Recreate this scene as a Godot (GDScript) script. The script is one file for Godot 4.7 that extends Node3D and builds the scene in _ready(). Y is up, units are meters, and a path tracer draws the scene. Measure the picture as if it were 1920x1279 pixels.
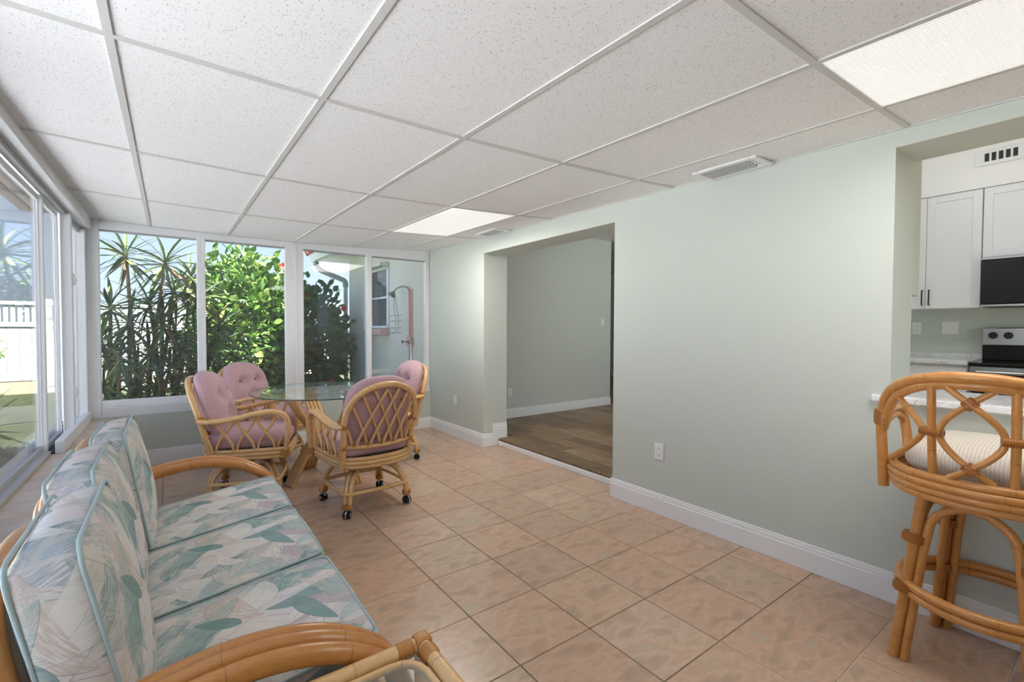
extends Node3D
# A sunroom with a suspended ceiling, rattan furniture, windows on the garden and openings to a dining room and a kitchen.

var M := {}
var taken := {}
var rng := RandomNumberGenerator.new()
const XR := 2.69       # inner face of the house wall
const XL := -0.62      # plane of the left windows
const ZF := -5.40      # inner face of the low wall under the far windows
const ZN := 2.30       # wall behind the camera
const FL := 0.075      # floor level of dining room and kitchen
const GY := -0.15      # garden level

func _ready() -> void:
	rng.seed = 7
	set_camera_and_light()
	make_materials()
	build_floor()
	build_walls()
	build_ceiling()
	build_far_windows()
	build_left_windows()
	build_dining_room()
	build_kitchen()
	build_dining_set()
	build_sofa()
	build_end_table()
	build_stool()
	build_wall_fittings()
	build_garden()

func set_camera_and_light() -> void:
	var cam := Camera3D.new()
	cam.name = "camera"
	add_child(cam)
	cam.position = Vector3(0, 1.2611, 0)
	cam.rotation = Vector3(-0.0251, -0.6351, 0.0038)
	cam.fov = 72.54
	cam.near = 0.05
	cam.far = 200.0
	cam.current = true
	var env := Environment.new()
	env.background_mode = Environment.BG_SKY
	env.tonemap_mode = Environment.TONE_MAPPER_LINEAR
	env.tonemap_exposure = 1.30
	env.ambient_light_source = Environment.AMBIENT_SOURCE_DISABLED
	env.sdfgi_enabled = true
	env.ssao_enabled = true
	env.ssil_enabled = true
	var sm := ProceduralSkyMaterial.new()
	sm.sky_top_color = Color(0.50, 0.69, 0.95)
	sm.sky_horizon_color = Color(0.86, 0.93, 1.0)
	sm.sky_curve = 0.22
	sm.ground_bottom_color = Color(0.45, 0.5, 0.4)
	sm.ground_horizon_color = Color(0.75, 0.8, 0.8)
	sm.energy_multiplier = 1.05
	var sky := Sky.new()
	sky.sky_material = sm
	env.sky = sky
	var we := WorldEnvironment.new()
	we.name = "world_environment"
	we.environment = env
	add_child(we)
	var sun := DirectionalLight3D.new()
	sun.name = "sun"
	add_child(sun)
	sun.look_at_from_position(Vector3(0.42, 0.80, 0.42), Vector3.ZERO, Vector3.RIGHT)
	sun.light_energy = 9.6
	sun.light_color = Color(1.0, 0.985, 0.96)
	sun.light_angular_distance = 0.6
	sun.sky_mode = DirectionalLight3D.SKY_MODE_LIGHT_ONLY
	sun.shadow_enabled = true

# ---------------------------------------------------------------- naming
func numbered(called: String) -> String:
	if not taken.has(called):
		taken[called] = 0
		return called
	taken[called] += 1
	return "%s_%03d" % [called, taken[called]]

func tag(o: Node, label := "", category := "", group := "", kind := "") -> Node:
	if label: o.set_meta("label", label)
	if category: o.set_meta("category", category)
	if group: o.set_meta("group", group)
	if kind: o.set_meta("kind", kind)
	return o

func thing(called: String, label: String, category: String, at := Vector3.ZERO, turn := 0.0, group := "") -> Node3D:
	var o := Node3D.new()
	o.name = numbered(called)
	add_child(o)
	o.position = at
	o.rotation.y = turn
	tag(o, label, category, group)
	return o

func put(called: String, mesh: Mesh, mat: Material, parent: Node = null) -> MeshInstance3D:
	var o := MeshInstance3D.new()
	o.mesh = mesh
	o.material_override = null
	if mesh is ArrayMesh and mesh.get_surface_count():
		o.set_surface_override_material(0, mat)
	else:
		o.material_override = mat
	if parent == null:
		o.name = numbered(called)
		add_child(o)
	else:
		o.name = called
		parent.add_child(o, true)
	return o

func struct(called: String, mesh: Mesh, mat: Material, label := "") -> MeshInstance3D:
	var o := put(called, mesh, mat)
	tag(o, label, "", "", "structure")
	return o

# ---------------------------------------------------------------- mesh buffer
class MB:
	var v := PackedVector3Array()
	var n := PackedVector3Array()
	var uv := PackedVector2Array()
	var ix := PackedInt32Array()

	func mesh() -> ArrayMesh:
		var a := []
		a.resize(Mesh.ARRAY_MAX)
		a[Mesh.ARRAY_VERTEX] = v
		a[Mesh.ARRAY_NORMAL] = n
		a[Mesh.ARRAY_TEX_UV] = uv
		a[Mesh.ARRAY_INDEX] = ix
		var m := ArrayMesh.new()
		m.add_surface_from_arrays(Mesh.PRIMITIVE_TRIANGLES, a)
		return m

	func quad(a: Vector3, b: Vector3, c: Vector3, d: Vector3) -> MB:
		# a b c d run counter-clockwise seen from outside
		var nn := (b - a).cross(d - a).normalized()
		if nn.length() < 0.5:
			nn = (c - b).cross(d - c).normalized()
		var s := v.size()
		v.append_array([a, b, c, d])
		n.append_array([nn, nn, nn, nn])
		var w := (b - a).length()
		var h := (d - a).length()
		uv.append_array([Vector2(0, h), Vector2(w, h), Vector2(w, 0), Vector2(0, 0)])
		ix.append_array([s, s + 2, s + 1, s, s + 3, s + 2])
		return self

	func hexa(p: Array) -> MB:
		# eight corners: bottom 0-3 counter-clockwise seen from above, top 4-7
		quad(p[4], p[5], p[6], p[7])
		quad(p[3], p[2], p[1], p[0])
		quad(p[0], p[1], p[5], p[4])
		quad(p[1], p[2], p[6], p[5])
		quad(p[2], p[3], p[7], p[6])
		quad(p[3], p[0], p[4], p[7])
		return self

	func box(lo: Vector3, hi: Vector3) -> MB:
		return hexa([Vector3(lo.x, lo.y, hi.z), Vector3(hi.x, lo.y, hi.z), Vector3(hi.x, lo.y, lo.z), Vector3(lo.x, lo.y, lo.z), Vector3(lo.x, hi.y, hi.z), Vector3(hi.x, hi.y, hi.z), Vector3(hi.x, hi.y, lo.z), Vector3(lo.x, hi.y, lo.z)])

	func cbox(lo: Vector3, hi: Vector3, b := 0.004) -> MB:
		# a box with chamfered edges
		var c := (lo + hi) / 2
		var h := (hi - lo) / 2
		b = minf(b, minf(h.x, minf(h.y, h.z)) * 0.9)
		for ax in 3:
			for s in [-1.0, 1.0]:
				var u := (ax + 1) % 3
				var w := (ax + 2) % 3
				var q := []
				for k in [[-1, -1], [1, -1], [1, 1], [-1, 1]]:
					var p := Vector3.ZERO
					p[ax] = h[ax] * s
					p[u] = (h[u] - b) * k[0] * s
					p[w] = (h[w] - b) * k[1]
					q.append(c + p)
				quad(q[0], q[1], q[2], q[3])
		for ax in 3:
			var u := (ax + 1) % 3
			var w := (ax + 2) % 3
			for su in [-1.0, 1.0]:
				for sw in [-1.0, 1.0]:
					var q := []
					for k in [[-1, 0], [1, 0], [1, 1], [-1, 1]]:
						var p := Vector3.ZERO
						p[ax] = (h[ax] - b) * k[0]
						p[u] = (h[u] - (b if k[1] else 0.0)) * su
						p[w] = (h[w] - (0.0 if k[1] else b)) * sw
						q.append(c + p)
					var nn: Vector3 = (q[1] - q[0]).cross(q[3] - q[0])
					var outw := Vector3.ZERO
					outw[u] = su
					outw[w] = sw
					if nn.dot(outw) > 0: quad(q[0], q[1], q[2], q[3])
					else: quad(q[3], q[2], q[1], q[0])
		for sx in [-1.0, 1.0]:
			for sy in [-1.0, 1.0]:
				for sz in [-1.0, 1.0]:
					var a := c + Vector3(h.x * sx, (h.y - b) * sy, (h.z - b) * sz)
					var d := c + Vector3((h.x - b) * sx, h.y * sy, (h.z - b) * sz)
					var e := c + Vector3((h.x - b) * sx, (h.y - b) * sy, h.z * sz)
					var nn := (d - a).cross(e - a).normalized()
					var s := v.size()
					if nn.dot(Vector3(sx, sy, sz)) < 0:
						nn = -nn
						v.append_array([a, d, e])
					else:
						v.append_array([a, e, d])
					n.append_array([nn, nn, nn])
					uv.append_array([Vector2.ZERO, Vector2.ZERO, Vector2.ZERO])
					ix.append_array([s, s + 1, s + 2])
		return self

	func grid(nu: int, nv: int, f: Callable, closed_u := false) -> MB:
		# f(u, v) -> point for u, v in 0..1, u running right and v up seen from outside; smooth normals
		var s := v.size()
		var pts := []
		for j in nv + 1:
			for i in nu + 1:
				pts.append(f.call(float(i) / nu, float(j) / nv))
		for j in nv + 1:
			for i in nu + 1:
				var i0 := i - 1
				var i1 := i + 1
				if closed_u:
					i0 = nu - 1 if i == 0 else i0
					i1 = 1 if i == nu else i1
				var du: Vector3 = pts[j * (nu + 1) + mini(i1, nu)] - pts[j * (nu + 1) + maxi(i0, 0)]
				var dv: Vector3 = pts[mini(j + 1, nv) * (nu + 1) + i] - pts[maxi(j - 1, 0) * (nu + 1) + i]
				var nn := du.cross(dv)
				if nn.length_squared() < 1e-16:
					# a pole or a pinched rim: borrow from the neighbouring row
					var jj := j + 1 if j < nv / 2 else j - 1
					du = pts[jj * (nu + 1) + mini(i1, nu)] - pts[jj * (nu + 1) + maxi(i0, 0)]
					nn = du.cross(dv)
				v.append(pts[j * (nu + 1) + i])
				n.append(nn.normalized() if nn.length_squared() > 1e-18 else Vector3.UP)
				uv.append(Vector2(float(i) / nu, float(j) / nv))
		for j in nv:
			for i in nu:
				var a := s + j * (nu + 1) + i
				ix.append_array([a, a + nu + 2, a + 1, a, a + nu + 1, a + nu + 2])
		return self

	func tube(p: Array, r, sides := 10, closed := false, caps := true, stretch := 2.0) -> MB:
		var cnt := p.size()
		if cnt < 2: return self
		var t: Array = []
		for i in cnt:
			var a: Vector3 = p[(i - 1 + cnt) % cnt] if closed else p[maxi(i - 1, 0)]
			var b: Vector3 = p[(i + 1) % cnt] if closed else p[mini(i + 1, cnt - 1)]
			t.append((b - a).normalized())
		var nn: Vector3 = t[0].cross(Vector3.UP)
		if nn.length() < 0.1: nn = t[0].cross(Vector3.RIGHT)
		nn = nn.normalized()
		var s := v.size()
		var len := 0.0
		var rings := cnt + 1 if closed else cnt
		for k in rings:
			var i := k % cnt
			if k > 0:
				len += (p[i] - p[(k - 1) % cnt]).length()
			nn = (nn - t[i] * nn.dot(t[i])).normalized()
			var bb: Vector3 = t[i].cross(nn)
			var rad: float = r[i] if r is Array else r
			for j in sides + 1:
				var an := TAU * j / sides
				var d := nn * cos(an) + bb * sin(an)
				v.append(p[i] + d * rad)
				n.append(d)
				uv.append(Vector2(float(j) / sides, len * stretch))
		for k in rings - 1:
			for j in sides:
				var a := s + k * (sides + 1) + j
				ix.append_array([a, a + sides + 1, a + sides + 2, a, a + sides + 2, a + 1])
		if caps and not closed:
			for e in [0, cnt - 1]:
				var c := v.size()
				var dirn: Vector3 = -t[e] if e == 0 else t[e]
				v.append(p[e] + dirn * 0.0)
				n.append(dirn)
				uv.append(Vector2(0.5, 0.5))
				var base: int = s + e * (sides + 1)
				for j in sides + 1:
					v.append(v[base + j])
					n.append(dirn)
					uv.append(Vector2(0.5, 0.5))
				for j in sides:
					if e == 0: ix.append_array([c, c + 1 + j, c + 2 + j])
					else: ix.append_array([c, c + 2 + j, c + 1 + j])
		return self

	func lathe(profile: Array, sides := 20, origin := Vector3.ZERO) -> MB:
		# profile: Vector2(radius, height), running upwards on the outside
		return grid(sides, profile.size() - 1, func(u, w):
			var q: Vector2 = profile[int(round(w * (profile.size() - 1)))]
			var an: float = TAU * u
			return origin + Vector3(sin(an) * q.x, q.y, cos(an) * q.x), true)

	func rbox(c: Vector3, h: Vector3, r: float, seg := 5, puff := Vector3.ZERO) -> MB:
		# rounded box: half sizes h, edge radius r; puff swells each pair of faces in the middle
		var inner := h - Vector3(r, r, r)
		for ax in 3:
			for sg in [-1.0, 1.0]:
				var u := (ax + 1) % 3
				var w := (ax + 2) % 3
				grid(seg * 2, seg * 2, func(a, b):
					var p := Vector3.ZERO
					p[ax] = sg
					p[u] = tan((a * 2 - 1) * PI / 4) * sg
					p[w] = tan((b * 2 - 1) * PI / 4)
					var q := Vector3.ZERO
					var m := maxf(absf(p.x), maxf(absf(p.y), absf(p.z)))
					var cube := p / m
					# spread the samples: the middle ones over the flat face, the outer ones over the rounding
					for k in 3:
						var t: float = cube[k]
						q[k] = t * h[k]
					var core := Vector3(clampf(q.x, -inner.x, inner.x), clampf(q.y, -inner.y, inner.y), clampf(q.z, -inner.z, inner.z))
					var d := q - core
					if d.length() > 1e-6: q = core + d.normalized() * r
					else: q = core
					var e := Vector3(1 - pow(absf(q.x / h.x), 2.0), 1 - pow(absf(q.y / h.y), 2.0), 1 - pow(absf(q.z / h.z), 2.0))
					q.x += puff.x * sign(q.x) * clampf(e.y, 0, 1) * clampf(e.z, 0, 1) * pow(absf(q.x / h.x), 2.0)
					q.y += puff.y * sign(q.y) * clampf(e.x, 0, 1) * clampf(e.z, 0, 1) * pow(absf(q.y / h.y), 2.0)
					q.z += puff.z * sign(q.z) * clampf(e.x, 0, 1) * clampf(e.y, 0, 1) * pow(absf(q.z / h.z), 2.0)
					return c + q)
		return self

func smooth(p: Array, per := 5, closed := false) -> Array:
	# Catmull-Rom through the points
	var out := []
	var c := p.size()
	var last := c if closed else c - 1
	for i in last:
		var a: Vector3 = p[(i - 1 + c) % c] if closed else p[maxi(i - 1, 0)]
		var b: Vector3 = p[i]
		var d: Vector3 = p[(i + 1) % c]
		var e: Vector3 = p[(i + 2) % c] if closed else p[mini(i + 2, c - 1)]
		for k in per:
			out.append(b.cubic_interpolate(d, a, e, float(k) / per))
	if not closed: out.append(p[c - 1])
	return out

func box_mesh(lo: Vector3, hi: Vector3, b := 0.0) -> ArrayMesh:
	return MB.new().cbox(lo, hi, b).mesh() if b > 0 else MB.new().box(lo, hi).mesh()

func V(x: float, y: float, z: float) -> Vector3:
	return Vector3(x, y, z)

# ---------------------------------------------------------------- materials
func mat(called: String, c: Color, rough := 0.7, metal := 0.0) -> StandardMaterial3D:
	var m := StandardMaterial3D.new()
	m.resource_name = called
	m.albedo_color = c
	m.roughness = rough
	m.metallic = metal
	M[called] = m
	return m

func c8(r: float, g: float, b: float) -> Color:
	return Color(r / 255.0, g / 255.0, b / 255.0)

func tex(im: Image) -> ImageTexture:
	return ImageTexture.create_from_image(im)

func noise(sd: int, freq: float, oct := 4) -> FastNoiseLite:
	var f := FastNoiseLite.new()
	f.seed = sd
	f.frequency = freq
	f.noise_type = FastNoiseLite.TYPE_SIMPLEX_SMOOTH
	f.fractal_octaves = oct
	return f

func noise_image(size: int, sd: int, freq: float, oct: int, ramp: Array, sx := 1.0, sy := 1.0) -> Image:
	# seamless noise run through a list of [position, colour]
	var f := noise(sd, freq, oct)
	var im := Image.create(size, size, false, Image.FORMAT_RGB8)
	for y in size:
		for x in size:
			var u := float(x) / size
			var w := float(y) / size
			# blend of four shifted samples keeps the edges seamless
			var a := f.get_noise_2d(x * sx, y * sy)
			var bx := smoothstep(0.8, 1.0, u)
			var by := smoothstep(0.8, 1.0, w)
			if bx > 0: a = lerpf(a, f.get_noise_2d((x - size) * sx, y * sy), bx)
			if by > 0:
				var a2 := f.get_noise_2d(x * sx, (y - size) * sy)
				if bx > 0: a2 = lerpf(a2, f.get_noise_2d((x - size) * sx, (y - size) * sy), bx)
				a = lerpf(a, a2, by)
			var t := clampf(a * 0.9 + 0.5, 0, 1)
			var c: Color = ramp[0][1]
			for k in ramp.size() - 1:
				if t >= ramp[k][0]:
					c = ramp[k][1].lerp(ramp[k + 1][1], clampf((t - ramp[k][0]) / (ramp[k + 1][0] - ramp[k][0]), 0, 1))
			im.set_pixel(x, y, c)
	return im

func tri(m: StandardMaterial3D, per_metre: float, in_world := true) -> void:
	m.uv1_triplanar = true
	m.uv1_world_triplanar = in_world
	m.uv1_scale = Vector3.ONE * per_metre

func make_materials() -> void:
	var r := RandomNumberGenerator.new()
	r.seed = 11
	# painted walls
	mat("sage", c8(207, 213, 204), 0.62)
	var fine := noise_image(256, 3, 0.08, 3, [[0.0, Color(0.3, 0.3, 0.3)], [1.0, Color(0.7, 0.7, 0.7)]])
	M.fine = tex(fine)
	M.sage.heightmap_enabled = true
	M.sage.heightmap_texture = M.fine
	M.sage.heightmap_scale = 0.03
	tri(M.sage, 3.0)
	mat("white_paint", c8(246, 246, 246), 0.4)
	mat("white_metal", c8(238, 239, 241), 0.35)
	mat("frame_grey", c8(176, 178, 180), 0.4)
	mat("dark", c8(38, 38, 40), 0.6)
	mat("black_gloss", c8(14, 14, 15), 0.12)
	mat("black_plastic", c8(22, 22, 23), 0.45)
	mat("plastic_white", c8(240, 240, 238), 0.35)
	mat("slot", c8(70, 68, 66), 0.6)
	mat("steel", c8(190, 190, 192), 0.3, 0.9)
	mat("chrome", c8(215, 215, 218), 0.12, 1.0)
	mat("brass_dull", c8(150, 130, 100), 0.4, 0.7)
	mat("cabinet", c8(236, 237, 241), 0.4)
	mat("grey_paint", c8(205, 208, 206), 0.6)
	# acoustic tiles
	var im := Image.create(1024, 1024, false, Image.FORMAT_RGB8)
	im.fill(c8(246, 245, 244))
	for k in 3400:
		var x := r.randi() % 1024
		var y := r.randi() % 1024
		var g := r.randf_range(0.60, 0.85)
		var c := Color(g, g * 0.985, g * 0.97)
		var w := r.randi_range(2, 4)
		var h := r.randi_range(2, 6)
		for a in w:
			for b in h:
				if r.randf() < 0.8: im.set_pixel((x + a) % 1024, (y + b + a / 2) % 1024, c)
	for k in 6000:
		var g := r.randf_range(0.86, 0.94)
		im.set_pixel(r.randi() % 1024, r.randi() % 1024, Color(g, g, g))
	mat("acoustic", Color.WHITE, 0.95)
	M.acoustic.albedo_texture = tex(im)
	tri(M.acoustic, 1.25)
	mat("tee", c8(214, 213, 209), 0.55)
	# floor tile in six variants
	var ft := noise_image(512, 21, 0.0075, 5, [[0.0, c8(178, 158, 138)], [0.3, c8(196, 166, 142)], [0.5, c8(204, 176, 154)], [0.7, c8(198, 166, 141)], [1.0, c8(190, 174, 156)]], 1.0, 2.2)
	var ft2 := tex(ft)
	for k in 6:
		var m := mat("floor_tile_%d" % k, [c8(255, 255, 255), c8(250, 244, 240), c8(246, 248, 246), c8(255, 248, 243), c8(243, 242, 240), c8(252, 250, 246)][k], 0.25)
		m.albedo_texture = ft2
		m.heightmap_enabled = true
		m.heightmap_texture = ft2
		m.heightmap_scale = 0.06
		tri(m, 1.15)
		m.uv1_offset = Vector3(0.17 * k + 0.31, 0.37 * k, 0.23 * k * k + 0.11)
	mat("grout", c8(128, 108, 92), 0.9)
	mat("grout_light", c8(205, 192, 178), 0.9)
	mat("ledge_tile", c8(255, 255, 255), 0.4)
	M.ledge_tile.albedo_texture = tex(noise_image(256, 5, 0.012, 4, [[0.0, c8(186, 164, 146)], [0.5, c8(203, 181, 162)], [1.0, c8(214, 197, 180)]]))
	tri(M.ledge_tile, 1.4)
	# wood planks, four tones
	var wood := noise_image(512, 8, 0.02, 5, [[0.0, c8(96, 74, 52)], [0.35, c8(128, 102, 74)], [0.6, c8(152, 125, 94)], [1.0, c8(176, 150, 118)]], 6.0, 0.35)
	var wt := tex(wood)
	for k in 4:
		var m := mat("plank_%d" % k, [c8(255, 255, 255), c8(225, 218, 210), c8(240, 236, 232), c8(205, 198, 190)][k], 0.4)
		m.albedo_texture = wt
		tri(m, 0.9)
		m.uv1_offset = Vector3(0.27 * k, 0.1, 0.41 * k)
	# rattan cane: streaks along the pole, a node every half metre
	var rt := Image.create(64, 1024, false, Image.FORMAT_RGB8)
	var nz := noise(31, 0.02, 4)
	var nf := noise(32, 0.09, 3)
	for y in 1024:
		for x in 64:
			var an := TAU * x / 64.0
			var ph := TAU * y / 1024.0
			var a := nz.get_noise_3d(cos(an) * 30 + cos(ph) * 90, sin(an) * 30 + sin(ph) * 90, 5.0)
			var b := nf.get_noise_3d(cos(an) * 55, sin(an) * 55, sin(ph) * 60 + cos(ph) * 25)
			var t := clampf(0.5 + a * 0.45 + b * 0.3, 0, 1)
			var c := c8(216, 168, 108).lerp(c8(240, 202, 150), t)
			if t > 0.86: c = c.lerp(c8(240, 200, 146), (t - 0.86) * 4.0)
			for nd in [[180, 3.2, 0.55], [186, 2.0, 0.25], [700, 3.0, 0.5], [695, 1.8, 0.22]]:
				var dd := absf(y - nd[0] - 2.0 * sin(an + nd[0]))
				if dd < nd[1]: c = c.lerp(c8(120, 76, 34), nd[2] * (1 - dd / nd[1]))
			rt.set_pixel(x, y, c)
	var rtt := tex(rt)
	for k in 3:
		var m := mat(["rattan_pale", "rattan_honey", "rattan_stool"][k], [c8(255, 252, 246), c8(218, 180, 130), c8(232, 200, 156)][k], 0.33)
		m.albedo_texture = rtt
		m.clearcoat_enabled = true
		m.clearcoat = 0.35
		m.clearcoat_roughness = 0.25
	# cane binding
	var bt := Image.create(64, 128, false, Image.FORMAT_RGB8)
	for y in 128:
		for x in 64:
			var q := (y % 16) / 16.0
			var c := c8(212, 158, 88).lerp(c8(196, 138, 70), 0.5 + 0.5 * sin(x * 0.7 + y))
			if q < 0.18: c = c8(128, 82, 36)
			bt.set_pixel(x, y, c)
	mat("binding", c8(250, 238, 220), 0.4)
	M.binding.albedo_texture = tex(bt)
	mat("binding_stool", c8(224, 196, 160), 0.4)
	M.binding_stool.albedo_texture = M.binding.albedo_texture
	# upholstery
	var vel := tex(noise_image(256, 14, 0.05, 4, [[0.0, c8(184, 148, 156)], [0.5, c8(198, 160, 166)], [1.0, c8(209, 174, 178)]]))
	mat("mauve", Color.WHITE, 0.9)
	M.mauve.albedo_texture = vel
	M.mauve.rim_enabled = true
	M.mauve.rim = 0.45
	M.mauve.rim_tint = 0.6
	tri(M.mauve, 5.0, false)
	mat("mauve_button", c8(168, 128, 138), 0.9)
	var cord := Image.create(64, 64, false, Image.FORMAT_RGB8)
	for y in 64:
		for x in 64:
			var q := 0.5 + 0.5 * sin(TAU * x * 4 / 64.0)
			cord.set_pixel(x, y, c8(208, 199, 186).lerp(c8(226, 219, 208), q))
	mat("corduroy", Color.WHITE, 0.95)
	M.corduroy.albedo_texture = tex(cord)
	M.corduroy.heightmap_enabled = true
	M.corduroy.heightmap_texture = M.corduroy.albedo_texture
	M.corduroy.heightmap_scale = 0.25
	tri(M.corduroy, 24.0, false)
	mat("print", c8(252, 250, 247), 0.85)
	M.print.albedo_texture = tex(leaf_print())
	tri(M.print, 1.15, false)
	mat("piping", c8(172, 190, 190), 0.8)
	# glass
	var g := mat("window_glass", Color(0.86, 0.92, 0.92, 0.03), 0.02)
	g.transparency = BaseMaterial3D.TRANSPARENCY_ALPHA
	g.metallic_specular = 0.4
	var gt := mat("tinted_glass", Color(0.16, 0.17, 0.17, 0.18), 0.02)
	gt.transparency = BaseMaterial3D.TRANSPARENCY_ALPHA
	gt.metallic_specular = 0.5
	var g2 := mat("table_glass", Color(0.62, 0.78, 0.74, 0.10), 0.02)
	g2.transparency = BaseMaterial3D.TRANSPARENCY_ALPHA
	mat("glass_edge", c8(52, 84, 78), 0.15)
	# stone counter
	mat("marble", Color.WHITE, 0.2)
	M.marble.albedo_texture = tex(noise_image(512, 41, 0.01, 5, [[0.0, c8(214, 214, 216)], [0.44, c8(240, 240, 241)], [0.49, c8(176, 176, 180)], [0.53, c8(240, 240, 241)], [1.0, c8(232, 232, 234)]], 1.0, 1.0))
	tri(M.marble, 1.3)
	# outdoors
	mat("lawn", Color.WHITE, 0.95)
	M.lawn.albedo_texture = tex(noise_image(512, 51, 0.06, 5, [[0.0, c8(38, 46, 24)], [0.5, c8(55, 65, 34)], [1.0, c8(80, 84, 50)]]))
	tri(M.lawn, 0.7)
	mat("concrete", c8(172, 168, 160), 0.9)
	mat("fence_white", c8(208, 211, 215), 0.55)
	mat("unseen_deck", c8(220, 225, 230), 0.9)  # deck out of view at left, bounces sun into the room
	mat("fence_base", c8(214, 198, 170), 0.9)
	mat("stucco", c8(216, 216, 205), 0.85)
	M.stucco.heightmap_enabled = true
	M.stucco.heightmap_texture = M.fine
	M.stucco.heightmap_scale = 0.25
	tri(M.stucco, 2.0)
	mat("soffit", c8(118, 99, 82), 0.8)
	mat("soffit_beam", c8(90, 75, 62), 0.8)
	mat("gutter", c8(206, 218, 212), 0.5)
	mat("spout", c8(160, 166, 164), 0.5)
	mat("terracotta", c8(168, 84, 70), 0.8)
	mat("pink_trim", c8(205, 162, 156), 0.8)
	mat("pink_reveal", c8(220, 204, 202), 0.8)
	mat("dark_glass", c8(62, 62, 58), 0.08)
	mat("thatch", c8(168, 140, 96), 0.95)
	mat("tree_far", c8(96, 120, 66), 0.95)
	mat("stem", c8(112, 98, 78), 0.9)
	mat("twig", c8(92, 78, 58), 0.9)
	for a in [["dracaena_a", c8(62, 84, 44)], ["dracaena_b", c8(92, 112, 50)], ["dracaena_c", c8(44, 60, 38)], ["dracaena_d", c8(116, 116, 56)], ["dracaena_e", c8(104, 74, 50)]]:
		var m := mat(a[0], a[1], 0.45)
		m.backlight_enabled = true
		m.backlight = a[1] * 0.5
	for a in [["hib_a", c8(66, 104, 40)], ["hib_b", c8(94, 130, 50)], ["hib_c", c8(48, 96, 40)], ["hib_d", c8(126, 150, 68)]]:
		var m := mat(a[0], a[1], 0.6)
		m.backlight_enabled = true
		m.backlight = a[1] * 0.6
	mat("petal", c8(216, 44, 40), 0.6)
	mat("orange_wood", c8(196, 132, 60), 0.5)
	# lamp lens
	var lens := mat("lens", c8(240, 240, 240), 0.4)
	lens.emission_enabled = true
	lens.emission = Color(1.0, 0.99, 0.97)
	lens.emission_energy_multiplier = 0.42
	lens.heightmap_enabled = true
	var pr := Image.create(64, 64, false, Image.FORMAT_RGB8)
	for y in 64:
		for x in 64:
			var q := 0.5 + 0.25 * (sin(TAU * x * 4 / 64.0) + sin(TAU * y * 4 / 64.0))
			pr.set_pixel(x, y, Color(q, q, q))
	lens.heightmap_texture = tex(pr)
	lens.heightmap_scale = 0.5
	tri(lens, 16.0)
	var tube := mat("added_lamp_glow", Color.WHITE, 0.4)  # glow of the added kitchen and dining room lamps
	tube.emission_enabled = true
	tube.emission = Color(1.0, 0.99, 0.96)
	tube.emission_energy_multiplier = 1.1

func leaf_print() -> Image:
	# loose painted leaves in sea green, grey blue and mauve on cream, with thin brown outlines
	var s := 1024
	var im := Image.create(s, s, false, Image.FORMAT_RGB8)
	var r := RandomNumberGenerator.new()
	r.seed = 5
	var base := noise(61, 0.006, 3)
	for y in s:
		for x in s:
			var a := 0.5 + 0.8 * base.get_noise_3d(cos(TAU * x / s) * 160, sin(TAU * x / s) * 160, y * 0.8)
			im.set_pixel(x, y, c8(222, 213, 207).lerp(c8(214, 214, 222), clampf(a, 0, 1)))
	var cols := [c8(128, 164, 160), c8(158, 182, 178), c8(150, 162, 180), c8(188, 172, 182), c8(226, 219, 212), c8(104, 142, 140), c8(226, 225, 230), c8(176, 192, 194), c8(204, 186, 176), c8(222, 214, 206), c8(214, 205, 194), c8(230, 226, 220), c8(116, 152, 150)]
	var st := noise(62, 0.05, 2)
	for k in 240:
		var cx := r.randf() * s
		var cy := r.randf() * s
		var an := r.randf_range(-1.3, 1.3) + (PI if r.randf() < 0.5 else 0.0)
		var ln := r.randf_range(55, 165)
		var wd := ln * r.randf_range(0.22, 0.5)
		var col: Color = cols[r.randi() % cols.size()]
		var bend := r.randf_range(-0.9, 0.9)
		var ca := cos(an)
		var sa := sin(an)
		var dash := r.randf() < 0.6
		var line := c8(128, 108, 104).lerp(col, 0.3)
		var R := int(ln * 1.1)
		for dy in range(-R, R + 1):
			for dx in range(-R, R + 1):
				var a := (dx * ca + dy * sa) / ln
				if a < -1 or a > 1: continue
				var b := -dx * sa + dy * ca + bend * ln * 0.5 * (a * a - 0.4)
				var w := wd * pow(1 - a * a, 0.7) * (1.0 - 0.35 * a)
				if absf(b) > w: continue
				var x := posmod(int(cx) + dx, s)
				var y := posmod(int(cy) + dy, s)
				var q := 0.82
				if dash:
					q = clampf(0.55 + 1.1 * st.get_noise_2d(b * 3.2 - a * 24.0, a * 40.0 + k * 50), 0.05, 0.95)
				var now := im.get_pixel(x, y).lerp(col, q)
				if absf(b) > w - 2.2 and b > 0: now = now.lerp(line, 0.7)
				elif absf(b) < 1.0 and not dash: now = now.lerp(line, 0.35)
				im.set_pixel(x, y, now)
	return im

# ---------------------------------------------------------------- the room
func ceil_y(x: float, z: float) -> float:
	# the suspended grid sags a little between the walls
	return 2.0824 + 0.0151 * x + 0.02699 * pow(x / 1.2611 - 0.85, 2.0) - 0.0164 * z

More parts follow.
